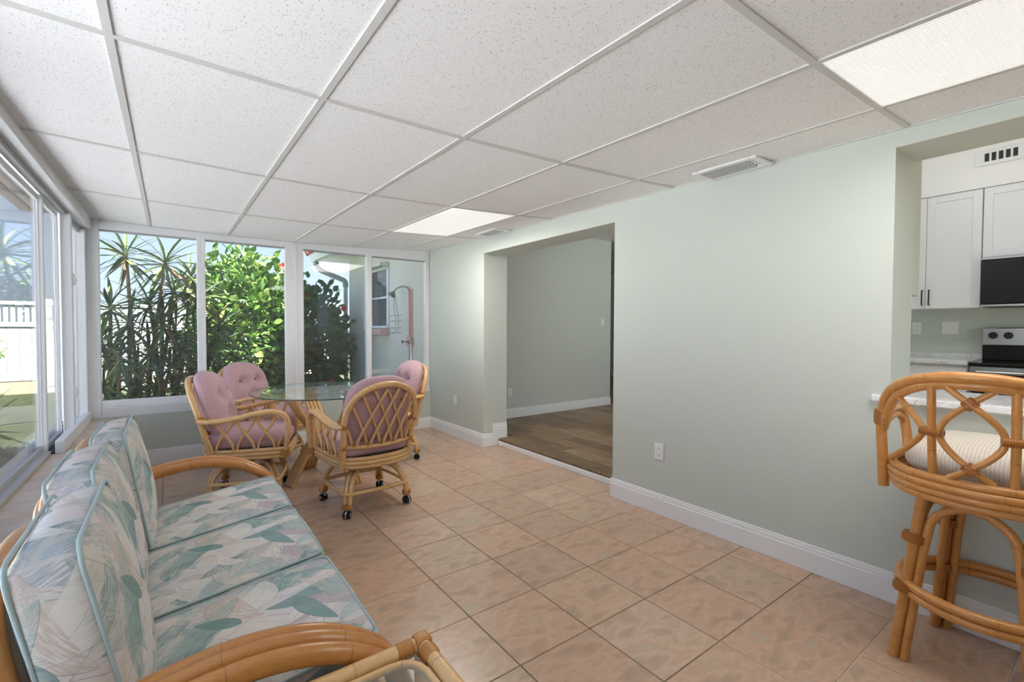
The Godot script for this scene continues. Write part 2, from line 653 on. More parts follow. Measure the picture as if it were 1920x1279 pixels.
func build_floor() -> void:
	var fl := Node3D.new()
	fl.name = "floor"
	add_child(fl)
	tag(fl, "beige and peach ceramic tile floor of the sunroom", "", "", "structure")
	put("grout_bed", box_mesh(V(-0.62, -0.15, ZF), V(XR, -0.0035, ZN)), M.grout, fl)
	put("grout_bed", box_mesh(V(XR, -0.15, -4.15), V(2.90, -0.0035, -2.36)), M.grout, fl)
	put("pale_grout", box_mesh(V(1.78, -0.004, -0.99), V(XR - 0.01, -0.0028, ZN)), M.grout_light, fl)
	var t := 0.3672
	var meshes := {}
	for i in range(-6, 5):
		for j in range(-11, 12):
			var x0 := 1.4134 + i * t + 0.0022
			var x1 := x0 + t - 0.0044
			var z0 := -1.358 - j * t + 0.0022
			var z1 := z0 + t - 0.0044
			var lim := XR - 0.001
			if z0 > -4.139 and z1 < -2.376: lim = 2.867
			x0 = maxf(x0, -0.42)
			x1 = minf(x1, lim)
			z0 = maxf(z0, ZF + 0.001)
			z1 = minf(z1, ZN - 0.001)
			if x1 - x0 < 0.02 or z1 - z0 < 0.02: continue
			var key := "%.3f_%.3f" % [x1 - x0, z1 - z0]
			if not meshes.has(key):
				meshes[key] = MB.new().cbox(V(-(x1 - x0) / 2, -0.012, -(z1 - z0) / 2), V((x1 - x0) / 2, 0, (z1 - z0) / 2), 0.0016).mesh()
			var tm: Material = M["floor_tile_%d" % (absi(i * 7 + j * 5 + (i * j) % 3) % 6)]
			var o := put("tile", meshes[key], tm, fl)
			o.position = V((x0 + x1) / 2, rng.randf_range(-0.0004, 0.0004), (z0 + z1) / 2)
			if i == 3 and lim < 2.8:
				# cut tiles that reach round the corners into the opening
				var za := maxf(z0, -4.139)
				var zb := minf(z1, -2.376)
				if zb - za > 0.02:
					put("tile", box_mesh(V(XR, -0.012, za), V(2.867, 0, zb), 0.0016), tm, fl)

func baseboard(mb: MB, lo: Vector3, hi: Vector3, face: Vector3) -> void:
	# lo..hi is the thickest part; the bead on top steps back towards the wall
	var h := hi.y - lo.y
	var t := 0.008 * face
	mb.cbox(lo, V(hi.x, lo.y + h * 0.76, hi.z), 0.002)
	var lo2 := V(lo.x, lo.y + h * 0.76, lo.z)
	var hi2 := hi
	if face.x < 0 or face.z < 0:
		mb.cbox(lo2 - t * 0.5, V(hi2.x, lo.y + h * 0.9, hi2.z), 0.002)
		mb.cbox(V(lo2.x, lo.y + h * 0.9, lo2.z) - t, hi2, 0.002)
	else:
		mb.cbox(lo2, V(hi2.x, lo.y + h * 0.9, hi2.z) - t * 0.5, 0.002)
		mb.cbox(V(lo2.x, lo.y + h * 0.9, lo2.z), hi2 - t, 0.002)

func build_walls() -> void:
	var X2 := 2.99
	var w := MB.new()
	w.box(V(XR, -0.15, -5.6), V(X2, 2.7, -4.155))
	w.box(V(XR, 2.065, -4.155), V(X2, 2.7, -2.36))
	w.box(V(XR, -0.15, -2.36), V(X2, 2.1, -0.69))
	w.box(V(XR, 2.1, -2.36), V(X2, 2.7, -1.75))
	w.box(V(XR, -0.15, -0.69), V(X2, 0.928, 1.3))
	w.box(V(XR, 2.10, -1.75), V(X2, 3.0, 2.5))
	w.box(V(XR, -0.15, 1.3), V(X2, 2.1, 2.5))
	struct("wall_right", w.mesh(), M.sage, "pale sage green wall with an opening and a pass-through")
	struct("wall_far", MB.new().box(V(-0.80, -0.15, -5.60), V(XR, 0.47, ZF)).mesh(), M.sage, "low sage green wall under the far windows")
	struct("wall_left", MB.new().box(V(-0.80, -0.15, ZF), V(-0.42, 0.44, ZN)).box(V(-0.80, 0.44, 0.12), V(-0.535, 2.36, ZN)).mesh(), M.sage, "low wall under the left windows, closed by an unseen solid part behind the camera")  # the tall part is out of view and keeps the pass-through jamb darker
	struct("wall_near", MB.new().box(V(-0.80, -0.15, ZN), V(XR, 2.34, 2.5)).mesh(), M.sage, "sage wall closing the room")
	var lg := Node3D.new()
	lg.name = "trim_1"
	add_child(lg)
	tag(lg, "tan tiled ledge under the left windows", "", "", "structure")
	for k in 21:
		put("ledge_tile", box_mesh(V(-0.78, 0.44, ZF + 0.002 + k * 0.3672), V(-0.40, 0.452, minf(ZF + 0.3652 + k * 0.3672, ZN)), 0.002), M.ledge_tile, lg)
	# roof slab with its eaves, which keeps the sky out
	var rf := Node3D.new()
	rf.name = "trim_2"
	add_child(rf)
	tag(rf, "brown boarded eave outside the left windows", "", "", "structure")
	put("roof_slab", box_mesh(V(-1.10, 2.36, -6.15), V(3.0, 2.48, 2.7)), M.soffit_beam, rf)
	for k in 3:
		put("soffit_board", box_mesh(V(-1.09 + k * 0.10, 2.335, -6.14), V(-1.0 + k * 0.10, 2.36, 2.6), 0.004), M.soffit, rf)
	for k in 2:
		put("eave_beam", box_mesh(V(-0.80, 2.26, -6.05 + k * 0.1), V(2.6, 2.36, -6.0 + k * 0.1)), M.soffit_beam, rf)
	for k in 9:
		put("rafter", box_mesh(V(-1.08, 2.31, -5.3 + k * 0.9), V(-0.70, 2.345, -5.24 + k * 0.9), 0.004), M.soffit_beam, rf)
	# baseboards
	var b := MB.new()
	baseboard(b, V(XR - 0.016, 0, -5.385), V(XR, 0.14, -4.155), Vector3.LEFT)
	baseboard(b, V(XR - 0.016, 0, -2.376), V(XR, 0.14, ZN), Vector3.LEFT)
	struct("baseboard_right", b.mesh(), M.white_paint, "white baseboard along the sage wall")
	var b2 := MB.new()
	baseboard(b2, V(-0.42, 0, ZF), V(XR, 0.14, ZF + 0.016), Vector3.BACK)
	struct("baseboard_far", b2.mesh(), M.white_paint, "white baseboard under the far windows")
	var b3 := MB.new()
	baseboard(b3, V(XR - 0.016, 0, -4.155), V(2.80, 0.14, -4.139), Vector3.BACK)
	baseboard(b3, V(2.80, 0, -4.155), V(2.99, 0.235, -4.139), Vector3.BACK)
	struct("trim_3", b3.mesh(), M.white_paint, "stepped white baseboard on the far side of the opening")
	var b4 := MB.new()
	baseboard(b4, V(XR - 0.016, 0, -2.376), V(2.99, 0.14, -2.36), Vector3.FORWARD)
	struct("trim_4", b4.mesh(), M.white_paint, "white baseboard return at the near side of the opening")

func cell_mesh(x0: float, x1: float, z0: float, z1: float, lift: float, thick: float) -> ArrayMesh:
	# a thin slab whose under side follows the sagging grid
	var p := []
	for top in [lift, lift + thick]:
		for q in [[x0, z1], [x1, z1], [x1, z0], [x0, z0]]:
			p.append(V(q[0], ceil_y(q[0], q[1]) + top, q[1]))
	return MB.new().hexa(p).mesh()

func strip_mesh(a: Vector2, b: Vector2, half: float, along_x: bool) -> ArrayMesh:
	# an inverted T running under the tiles
	var mb := MB.new()
	var n := 14
	for k in n:
		var p: Vector2 = a.lerp(b, float(k) / n)
		var q: Vector2 = a.lerp(b, float(k + 1) / n)
		var pts := []
		for y in [-0.002, 0.004]:
			var r := [[p.x, p.y + half], [q.x, q.y + half], [q.x, q.y - half], [p.x, p.y - half]] if along_x else [[p.x - half, q.y], [p.x + half, q.y], [p.x + half, p.y], [p.x - half, p.y]]
			for e in r:
				pts.append(V(e[0], ceil_y(clampf(e[0], -0.56, XR), e[1]) + y, e[1]))
		mb.hexa(pts)
	return mb.mesh()

func build_ceiling() -> void:
	var c := Node3D.new()
	c.name = "ceiling"
	add_child(c)
	tag(c, "suspended ceiling of white speckled acoustic tiles in a white metal grid", "", "", "structure")
	var xs := [-0.56, -0.136, 0.4737, 1.0833, 1.6929, 2.3025, XR]
	var zs := [-5.44, -4.2577, -3.0547, -1.8516, -0.6486, 0.5544, 1.7574, ZN]
	for i in 6:
		for j in 7:
			if i == 4 and (j == 1 or j == 4): continue
			put("ceiling_tile", cell_mesh(xs[i] + 0.001, xs[i + 1] - 0.001, zs[j] + 0.001, zs[j + 1] - 0.001, 0.003, 0.016), M.acoustic, c)
	for i in range(1, 6):
		put("grid_tee", strip_mesh(Vector2(xs[i], zs[0]), Vector2(xs[i], ZN), 0.0115, false), M.tee, c)
	for j in range(1, 7):
		put("grid_tee", strip_mesh(Vector2(xs[0], zs[j]), Vector2(XR, zs[j]), 0.0115, true), M.tee, c)
	put("wall_angle", strip_mesh(Vector2(XR - 0.006, zs[0]), Vector2(XR - 0.006, ZN), 0.006, false), M.tee, c)
	put("wall_angle", strip_mesh(Vector2(xs[0], -5.43), Vector2(XR, -5.43), 0.012, true), M.tee, c)
	# fluorescent troffers
	for a in [[1, "flat white fluorescent ceiling light near the far windows", 1.6], [4, "prismatic fluorescent ceiling light above the kitchen pass-through", 1.1]]:
		var z0: float = zs[a[0]]
		var z1: float = zs[a[0] + 1]
		var t := thing("ceiling_light", a[1], "ceiling light", V(1.9977, ceil_y(1.9977, (z0 + z1) / 2), (z0 + z1) / 2), 0.0, "fluorescent ceiling lights")
		var o := -t.position
		var ln := put("light_lens", cell_mesh(xs[4] + 0.012, xs[5] - 0.012, z0 + 0.012, z1 - 0.012, 0.002, 0.006), M.lens, t)
		ln.position = o
		var hs := put("light_housing", cell_mesh(xs[4] + 0.004, xs[5] - 0.004, z0 + 0.004, z1 - 0.004, 0.009, 0.08), M.white_metal, t)
		hs.position = o
		var l := AreaLight3D.new()
		l.name = "troffer_light"
		t.add_child(l)
		l.area_size = Vector2(0.58, 1.17)
		l.position = V(0, -0.012, 0)
		l.rotation.x = -PI / 2
		l.light_energy = a[2]
		l.light_color = Color(1.0, 0.985, 0.96)
		l.shadow_enabled = true
		l.area_range = 12.0
	# ceiling registers beside the house wall
	for a in [[V(2.575, 0, -1.405), 0.37, 0.20, "white louvered air vent in the ceiling above the outlet wall"], [V(2.575, 0, -3.83), 0.37, 0.18, "small white ceiling vent beside the far ceiling light"]]:
		var p: Vector3 = a[0]
		p.y = ceil_y(p.x, p.z)
		var t := thing("air_vent", a[3], "vent", p, 0.0, "ceiling air vents")
		var L: float = a[1] / 2
		var W: float = a[2] / 2
		var f := MB.new()
		for s in [-1, 1]:
			f.cbox(V(-W, -0.014, minf(s * L, s * (L - 0.035))), V(W, -0.001, maxf(s * L, s * (L - 0.035))), 0.004)
			f.cbox(V(minf(s * W, s * (W - 0.035)), -0.014, -L + 0.035), V(maxf(s * W, s * (W - 0.035)), -0.001, L - 0.035), 0.004)
		put("vent_frame", f.mesh(), M.white_metal, t)
		put("vent_duct", box_mesh(V(-W + 0.03, -0.0025, -L + 0.03), V(W - 0.03, -0.001, L - 0.03)), M.dark, t)
		for k in 5:
			var s := MB.new()
			var x := -W + 0.045 + k * (2 * W - 0.09) / 4
			s.hexa([V(x + 0.012, -0.013, L - 0.07), V(x + 0.014, -0.013, L - 0.07), V(x + 0.014, -0.013, -L + 0.035), V(x + 0.012, -0.013, -L + 0.035), V(x - 0.014, -0.002, L - 0.07), V(x - 0.012, -0.002, L - 0.07), V(x - 0.012, -0.002, -L + 0.035), V(x - 0.014, -0.002, -L + 0.035)])
			put("louver", s.mesh(), M.frame_grey, t)
		for k in 4:
			var x := -W + 0.05 + k * (2 * W - 0.1) / 3
			put("damper_fin", box_mesh(V(x - 0.002, -0.012, L - 0.065), V(x + 0.002, -0.003, L - 0.038)), M.white_metal, t)

func frame_bar(t: Node3D, called: String, lo: Vector3, hi: Vector3, m: Material = null) -> void:
	put(called, box_mesh(lo, hi, 0.004), m if m else M.white_metal, t)

func build_far_windows() -> void:
	# [left edge, glass left, glass right, right edge]
	var rows := [[-0.575, -0.489, 0.219, 0.254], [0.254, 0.289, 1.001, 1.0915], [1.0915, 1.182, 1.877, 1.9055], [1.9055, 1.934, 2.634, XR - 0.002]]
	var z0 := -5.50
	var z1 := -5.43
	for k in 4:
		var a: Array = rows[k]
		var t := Node3D.new()
		t.name = "window_%d" % (k + 1)
		add_child(t)
		tag(t, ["fixed window on the spiky dracaena", "fixed window on the bright green shrub", "fixed window on the dark shrub and house corner", "fixed window on the outdoor shower wall"][k], "", "", "structure")
		frame_bar(t, "jamb", V(a[0], 0.475, z0), V(a[1], 2.30, z1))
		frame_bar(t, "jamb", V(a[2], 0.475, z0), V(a[3], 2.30, z1))
		frame_bar(t, "window_sill", V(a[1], 0.475, z0), V(a[2], 0.555, z1 + 0.012))
		frame_bar(t, "sash_rail", V(a[1], 0.555, z0 + 0.01), V(a[2], 0.612, z1 - 0.012))
		frame_bar(t, "window_head", V(a[1], 2.125, z0), V(a[2], 2.30, z1))
		frame_bar(t, "glazing_bead", V(a[1], 2.112, z0 + 0.01), V(a[2], 2.125, z1 - 0.02), M.frame_grey)
		put("pane", box_mesh(V(a[1], 0.612, -5.468), V(a[2], 2.112, -5.463)), M.window_glass, t)
	var st := MB.new()
	st.cbox(V(-0.60, 0.47, -5.52), V(XR - 0.001, 0.476, -5.415), 0.002)
	struct("trim_5", st.mesh(), M.white_paint, "white sill board of the far windows")
	struct("trim_6", MB.new().cbox(V(1.085, 0.5, z1), V(1.118, 2.2, z1 + 0.006), 0.002).mesh(), M.white_metal, "white cover strip between the middle windows")
	struct("trim_7", MB.new().box(V(-0.80, 2.18, -5.58), V(XR, 2.36, -5.50)).mesh(), M.white_paint, "header above the far windows")

func build_left_windows() -> void:
	struct("trim_8", MB.new().cbox(V(-0.70, 2.115, -5.42), V(-0.535, 2.36, ZN), 0.006).mesh(), M.white_metal, "white head track of the left windows")
	struct("trim_9", MB.new().cbox(V(-0.640, 2.09, -5.42), V(-0.600, 2.115, ZN), 0.003).mesh(), M.frame_grey, "grey slide rail of the left windows")
	struct("trim_10", MB.new().cbox(V(-0.69, 0.452, -4.10), V(-0.615, 0.478, ZN), 0.004).mesh(), M.frame_grey, "grey sill track of the left windows")
	struct("trim_11", MB.new().cbox(V(-0.60, 0.452, -5.40), V(-0.555, 0.535, -4.12), 0.004).mesh(), M.white_metal, "white raised sill of the sliding panels")
	struct("trim_12", MB.new().cbox(V(-0.72, 0.452, -5.40), V(-0.60, 0.462, -4.12), 0.002).mesh(), M.dark, "dark slide channel of the sliding panels")
	struct("trim_13", MB.new().cbox(V(-0.78, 0.452, -5.56), V(-0.573, 2.30, -5.40), 0.006).mesh(), M.white_metal, "white corner post between the windows")
	# [far end, near end, plane x, stile width, stile depth]
	var panels := [[-5.40, -4.70, -0.625, 0.05], [-4.70, -4.13, -0.655, 0.035], [-4.16, -2.02, -0.665, 0.035], [-2.02, 0.12, -0.655, 0.05]]
	for k in panels.size():
		var a: Array = panels[k]
		var t := Node3D.new()
		t.name = "window_%d" % (k + 5)
		add_child(t)
		tag(t, ["narrow sliding panel in the far left corner", "middle sliding panel on the left", "large left pane beside the sofa", "left pane beside the camera", "left pane behind the camera"][k], "", "", "structure")
		var x: float = a[2]
		var s: float = a[3]
		var deep := 0.022 if k > 0 else 0.055
		frame_bar(t, "stile", V(x - 0.012, 0.47, a[0]), V(x + (deep if k == 0 else 0.012), 2.10, a[0] + s))
		frame_bar(t, "stile", V(x - 0.012, 0.47, a[1] - s), V(x + (0.05 if k == 0 else 0.02), 2.10, a[1]))
		frame_bar(t, "bottom_rail", V(x - 0.012, 0.465, a[0] + s), V(x + 0.012, 0.51, a[1] - s), M.frame_grey if k else M.white_metal)
		frame_bar(t, "top_rail", V(x - 0.012, 2.06, a[0] + s), V(x + 0.012, 2.10, a[1] - s), M.white_metal)
		put("pane", box_mesh(V(x - 0.003, 0.51, a[0] + s), V(x + 0.003, 2.06, a[1] - s)), M.tinted_glass if k < 3 else M.window_glass, t)
		if k == 0:
			for y in [0.78, 1.62]:
				var lt := put("latch", MB.new().rbox(V(x + 0.052, y, a[1] - 0.025), V(0.012, 0.045, 0.014), 0.008, 3).mesh(), M.plastic_white, t)
				put("thumb_turn", box_mesh(V(x + 0.062, y - 0.012, a[1] - 0.03), V(x + 0.072, y + 0.012, a[1] - 0.018), 0.003), M.plastic_white, lt)

func build_dining_room() -> void:
	# raised wood floor with nosing and white riser
	var fl := Node3D.new()
	fl.name = "floor_001"
	taken["floor"] = 1
	add_child(fl)
	tag(fl, "brown wood plank floor of the dining room", "", "", "structure")
	put("underlay", box_mesh(V(2.93, -0.15, -5.0), V(9.0, FL - 0.008, 2.4)), M.grout, fl)
	put("nosing", MB.new().tube([V(2.885, FL - 0.013, -4.135), V(2.885, FL - 0.013, -2.362)], 0.013, 10).mesh(), M.plank_1, fl)
	put("riser", box_mesh(V(2.868, -0.003, -4.135), V(2.93, FL - 0.028, -2.362), 0.004), M.white_paint, fl)
	var w := 0.178
	var meshes := {}
	for i in 16:
		var x0 := 2.885 + i * w
		var z := -5.0 + fmod(i * 0.437, 1.22) - 1.22
		while z < -0.9:
			var za := maxf(z, -5.0)
			var zb := minf(z + 1.22, -0.9)
			if i == 0:
				za = maxf(za, -4.135)
				zb = minf(zb, -2.362)
			if zb - za > 0.03:
				var key := "%.3f" % (zb - za)
				if not meshes.has(key):
					meshes[key] = MB.new().cbox(V(-w / 2 + 0.0007, -0.014, -(zb - za) / 2 + 0.0007), V(w / 2 - 0.0007, 0, (zb - za) / 2 - 0.0007), 0.0012).mesh()
				var o := put("plank", meshes[key], M["plank_%d" % (rng.randi() % 4)], fl)
				o.position = V(x0 + w / 2, FL, (za + zb) / 2)
			z += 1.22
	struct("wall_back", MB.new().box(V(2.99, -0.15, -5.2), V(5.62, 2.75, -5.0)).mesh(), M.sage, "sage wall inside the dining room")
	var b := MB.new()
	baseboard(b, V(2.99, FL, -5.0), V(5.62, FL + 0.125, -4.984), Vector3.BACK)
	struct("baseboard_back", b.mesh(), M.white_paint, "white baseboard of the dining room")
	struct("wall_side", MB.new().box(V(9.0, -0.15, -9.2), V(9.2, 2.75, 2.5)).mesh(), M.sage, "far side wall of the house")
	var wb := MB.new()
	wb.box(V(2.99, -0.15, -9.2), V(7.9, 2.75, -9.0))
	wb.box(V(7.9, -0.15, -9.2), V(9.0, 1.2, -9.0))
	wb.box(V(7.9, 2.2, -9.2), V(9.0, 2.75, -9.0))
	struct("wall_end", wb.mesh(), M.sage, "end wall of the house behind the dining room")
	struct("ceiling_house", MB.new().box(V(2.99, 2.65, -9.2), V(9.2, 2.75, -1.75)).box(V(2.99, 2.9, -1.75), V(9.2, 3.0, 2.5)).mesh(), M.white_paint, "plain white ceiling of dining room and kitchen")
	tag(get_node("ceiling_house"), "plain white ceiling of dining room and kitchen", "", "", "structure")
	struct("wall_inner", MB.new().box(V(2.75, -0.15, -8.93), V(2.99, 2.75, -5.6)).mesh(), M.stucco, "outer house wall with the shower")
	struct("floor_back", MB.new().box(V(2.99, -0.15, -9.0), V(9.0, FL, -5.2)).mesh(), M.plank_2, "wood floor of the back room")
	# blind and wooden valance seen past the dining room wall
	var bl := thing("window_blind", "white slatted window blind glimpsed past the dining room wall", "blind", V(8.45, 1.2, -8.97))
	for k in 22:
		var o := put("slat", box_mesh(V(-0.5, -0.018, -0.002), V(0.5, 0.018, 0.002)), M.plastic_white, bl)
		o.position = V(0, 0.02 + k * 0.044, 0)
		o.rotation.x = 0.5
	put("head_rail", box_mesh(V(-0.52, 0.98, -0.025), V(0.52, 1.02, 0.025), 0.004), M.plastic_white, bl)
	var vl := thing("wooden_valance", "honey coloured wooden valance above the window blind", "valance", V(8.45, 2.22, -8.99))
	put("valance_board", box_mesh(V(-0.55, 0, 0), V(0.54, 0.24, 0.03), 0.006), M.orange_wood, vl)
	put("valance_shelf", box_mesh(V(-0.56, 0.24, 0), V(0.54, 0.26, 0.12), 0.004), M.orange_wood, vl)

func added_lamp(called: String, label: String, at: Vector3, energy: float) -> void:  # ceiling lamp added out of view to brighten a room
	var kl := thing(called, label, "ceiling light", at)
	put("added_lamp_glass", MB.new().lathe([Vector2(0.0, -0.09), Vector2(0.09, -0.085), Vector2(0.15, -0.06), Vector2(0.17, -0.02), Vector2(0.17, 0.0)], 24).mesh(), M.added_lamp_glow, kl)
	put("added_lamp_rim", MB.new().lathe([Vector2(0.171, -0.02), Vector2(0.185, -0.018), Vector2(0.185, 0.0)], 24).mesh(), M.white_metal, kl)
	var l := OmniLight3D.new()
	l.name = "added_room_light"
	kl.add_child(l)
	l.position = V(0, -0.13, 0)
	l.light_size = 0.12
	l.light_energy = energy
	l.omni_range = 10.0
	l.omni_attenuation = 2.0
	l.light_color = Color(0.97, 0.985, 1.0)
	l.shadow_enabled = true

func shaker_door(parent: Node, z0: float, z1: float, y0: float, y1: float, x: float, handle_at: float, handle_y: float, called := "door") -> void:
	# door facing -x
	var mb := MB.new()
	var s := 0.055
	mb.cbox(V(x - 0.018, y0, z0), V(x, y1, z0 + s), 0.0015)
	mb.cbox(V(x - 0.018, y0, z1 - s), V(x, y1, z1), 0.0015)
	mb.cbox(V(x - 0.018, y0, z0 + s), V(x, y0 + s, z1 - s), 0.0015)
	mb.cbox(V(x - 0.018, y1 - s, z0 + s), V(x, y1, z1 - s), 0.0015)
	mb.box(V(x - 0.009, y0 + s, z0 + s), V(x, y1 - s, z1 - s))
	var d := put(called, mb.mesh(), M.cabinet, parent)
	if handle_y > 0:
		put("handle", MB.new().tube([V(x - 0.018, handle_y, handle_at), V(x - 0.045, handle_y, handle_at), V(x - 0.045, handle_y + 0.13, handle_at), V(x - 0.018, handle_y + 0.13, handle_at)], 0.005, 8).mesh(), M.black_plastic, d)

func build_kitchen() -> void:
	struct("wall_kitchen", MB.new().box(V(5.75, -0.15, -1.60), V(5.95, 3.0, 2.5)).mesh(), M.sage, "sage kitchen wall behind the range")
	struct("wall_return", MB.new().box(V(4.2, -0.15, -1.75), V(5.95, 3.0, -1.60)).box(V(2.99, 2.65, -1.75), V(4.2, 3.0, -1.60)).mesh(), M.sage, "kitchen side wall")
	struct("floor_kitchen", MB.new().box(V(2.99, FL - 0.01, -0.9), V(5.75, FL + 0.001, 2.4)).mesh(), M.plank_0, "kitchen floor")
	struct("wall_bulkhead", MB.new().box(V(5.40, 2.44, -1.60), V(5.75, 2.9, 2.4)).mesh(), M.white_paint, "white bulkhead above the kitchen cabinets")
	# upper cabinets
	var u := thing("wall_cabinet", "tall white shaker wall cabinet left of the microwave", "cabinet", V(5.575, 1.455, -1.05), 0.0, "white kitchen wall cabinets")
	var U := -u.position
	var body := put("cabinet_body", box_mesh(V(5.418, 1.455, -1.30), V(5.75, 2.44, -0.803), 0.003), M.cabinet, u)
	body.position = U
	var hold := Node3D.new()
	hold.name = "doors"
	for a in [[-1.30, -1.155, -1.172], [-1.152, -0.806, -1.125]]:
		var before := u.get_child_count()
		shaker_door(u, a[0], a[1], 1.458, 2.43, 5.418, a[2], 1.49)
		u.get_child(before).position = U
	hold.free()
	var u2 := thing("wall_cabinet", "short white shaker wall cabinet above the microwave", "cabinet", V(5.575, 1.86, -0.42), 0.0, "white kitchen wall cabinets")
	U = -u2.position
	put("cabinet_body", box_mesh(V(5.418, 1.862, -0.80), V(5.75, 2.44, -0.04), 0.003), M.cabinet, u2).position = U
	for a in [[-0.798, -0.422], [-0.418, -0.042]]:
		var before := u2.get_child_count()
		shaker_door(u2, a[0], a[1], 1.866, 2.43, 5.418, 0, -1)
		u2.get_child(before).position = U
	var u3 := thing("wall_cabinet", "sage painted cabinet end beside the pass-through jamb", "cabinet", V(3.2, 1.455, -1.1), 0.0, "white kitchen wall cabinets")
	U = -u3.position
	put("cabinet_body", box_mesh(V(2.995, 1.455, -1.5), V(3.385, 2.44, -0.75), 0.003), M.sage, u3).position = U
	var bf := u3.get_child_count()
	put("door", box_mesh(V(3.388, 1.46, -1.49), V(3.408, 2.43, -0.755), 0.003), M.cabinet, u3).position = U
	# microwave
	var mw := thing("microwave", "black glass microwave hood above the range", "microwave", V(5.55, 1.455, -0.42))
	U = -mw.position
	put("microwave_body", box_mesh(V(5.37, 1.46, -0.798), V(5.75, 1.86, -0.042), 0.004), M.black_plastic, mw).position = U
	put("door_glass", box_mesh(V(5.345, 1.48, -0.796), V(5.369, 1.835, -0.24), 0.006), M.black_gloss, mw).position = U
	put("control_panel", box_mesh(V(5.345, 1.48, -0.235), V(5.369, 1.835, -0.044), 0.004), M.black_gloss, mw).position = U
	put("vent_strip", box_mesh(V(5.35, 1.84, -0.796), V(5.37, 1.86, -0.044), 0.002), M.steel, mw).position = U
	put("lower_trim", box_mesh(V(5.35, 1.46, -0.796), V(5.37, 1.478, -0.044), 0.002), M.steel, mw).position = U
	# base cabinet, counter, range
	var bc := thing("base_cabinet", "white kitchen base cabinet left of the range", "cabinet", V(5.45, FL, -1.15))
	U = -bc.position
	put("cabinet_body", box_mesh(V(5.20, FL + 0.09, -1.58), V(5.72, 0.985, -0.83), 0.003), M.cabinet, bc).position = U
	put("kickboard", box_mesh(V(5.25, FL + 0.001, -1.58), V(5.72, FL + 0.09, -0.83)), M.dark, bc).position = U
	for k in 2:
		var z0 := -1.57 + k * 0.37
		var d := put("drawer", box_mesh(V(5.18, 0.80, z0), V(5.20, 0.965, z0 + 0.362), 0.003), M.cabinet, bc)
		d.position = U
		put("handle", MB.new().tube([V(5.18, 0.89, z0 + 0.11), V(5.155, 0.89, z0 + 0.11), V(5.155, 0.89, z0 + 0.25), V(5.18, 0.89, z0 + 0.25)], 0.005, 8).mesh(), M.black_plastic, d)
		var before := bc.get_child_count()
		shaker_door(bc, z0, z0 + 0.362, FL + 0.1, 0.79, 5.20, 0, -1)
		bc.get_child(before).position = U
	var ct := thing("kitchen_counter", "grey marbled kitchen counter left of the range", "counter", V(5.45, 0.985, -1.2))
	U = -ct.position
	put("counter_slab", box_mesh(V(5.15, 0.986, -1.598), V(5.75, 1.02, -0.828), 0.004), M.marble, ct).position = U
	put("backsplash", box_mesh(V(5.73, 1.02, -1.598), V(5.748, 1.06, -0.828), 0.003), M.marble, ct).position = U
	var rg := thing("kitchen_range", "stainless electric range with black cooktop and knobs", "stove", V(5.45, FL, -0.43))
	U = -rg.position
	put("range_body", box_mesh(V(5.17, FL + 0.001, -0.82), V(5.70, 0.985, -0.04), 0.005), M.steel, rg).position = U
	put("cooktop", box_mesh(V(5.13, 0.986, -0.822), V(5.70, 1.012, -0.04), 0.006), M.black_gloss, rg).position = U
	put("oven_door", box_mesh(V(5.145, 0.30, -0.81), V(5.169, 0.93, -0.05), 0.006), M.black_gloss, rg).position = U
	put("oven_handle", MB.new().tube([V(5.145, 0.94, -0.77), V(5.10, 0.94, -0.77), V(5.10, 0.94, -0.09), V(5.145, 0.94, -0.09)], 0.014, 10).mesh(), M.steel, rg).position = U
	put("back_splash", box_mesh(V(5.66, 1.012, -0.822), V(5.745, 1.145, -0.04), 0.004), M.black_gloss, rg).position = U
	var pn := put("control_panel", box_mesh(V(5.64, 1.14, -0.822), V(5.745, 1.29, -0.04), 0.006), M.steel, rg)
	pn.position = U
	for z in [-0.755, -0.665, -0.20, -0.11]:
		put("knob", MB.new().tube([V(5.64, 1.225, z), V(5.615, 1.225, z)], [0.03, 0.026], 16).mesh(), M.black_plastic, pn)
	# bar top in the pass-through
	var bt := thing("bar_counter", "white veined marble bar top in the kitchen pass-through", "counter", V(2.9, 0.928, 0.3))
	U = -bt.position
	put("bar_slab", box_mesh(V(XR - 0.035, 0.929, -0.755), V(XR - 0.0005, 0.963, 1.295), 0.006), M.marble, bt).position = U
	put("bar_slab", box_mesh(V(XR - 0.0005, 0.929, -0.688), V(3.12, 0.963, 1.295), 0.004), M.marble, bt).position = U
	# grille in the bulkhead
	var gr := thing("wall_vent", "white square vent with dark slots above the kitchen cabinets", "vent", V(5.40, 2.60, -0.70))
	U = -gr.position
	put("vent_plate", box_mesh(V(5.388, 2.615, -0.86), V(5.3995, 2.74, -0.54), 0.004), M.white_metal, gr).position = U
	for k in 5:
		put("vent_slot", box_mesh(V(5.385, 2.645, -0.80 + k * 0.04), V(5.389, 2.71, -0.774 + k * 0.04)), M.dark, gr).position = U
	added_lamp("added_kitchen_lamp", "added kitchen ceiling lamp, out of view, brightening the cabinets", V(4.0, 2.9, -0.98), 0.4)  # added lamp, brightens the kitchen cabinets
	added_lamp("added_dining_lamp", "added dining room ceiling lamp, out of view, brightening the wall", V(5.6, 2.65, -2.9), 1.05)  # added lamp in place of daylight from the dining room windows

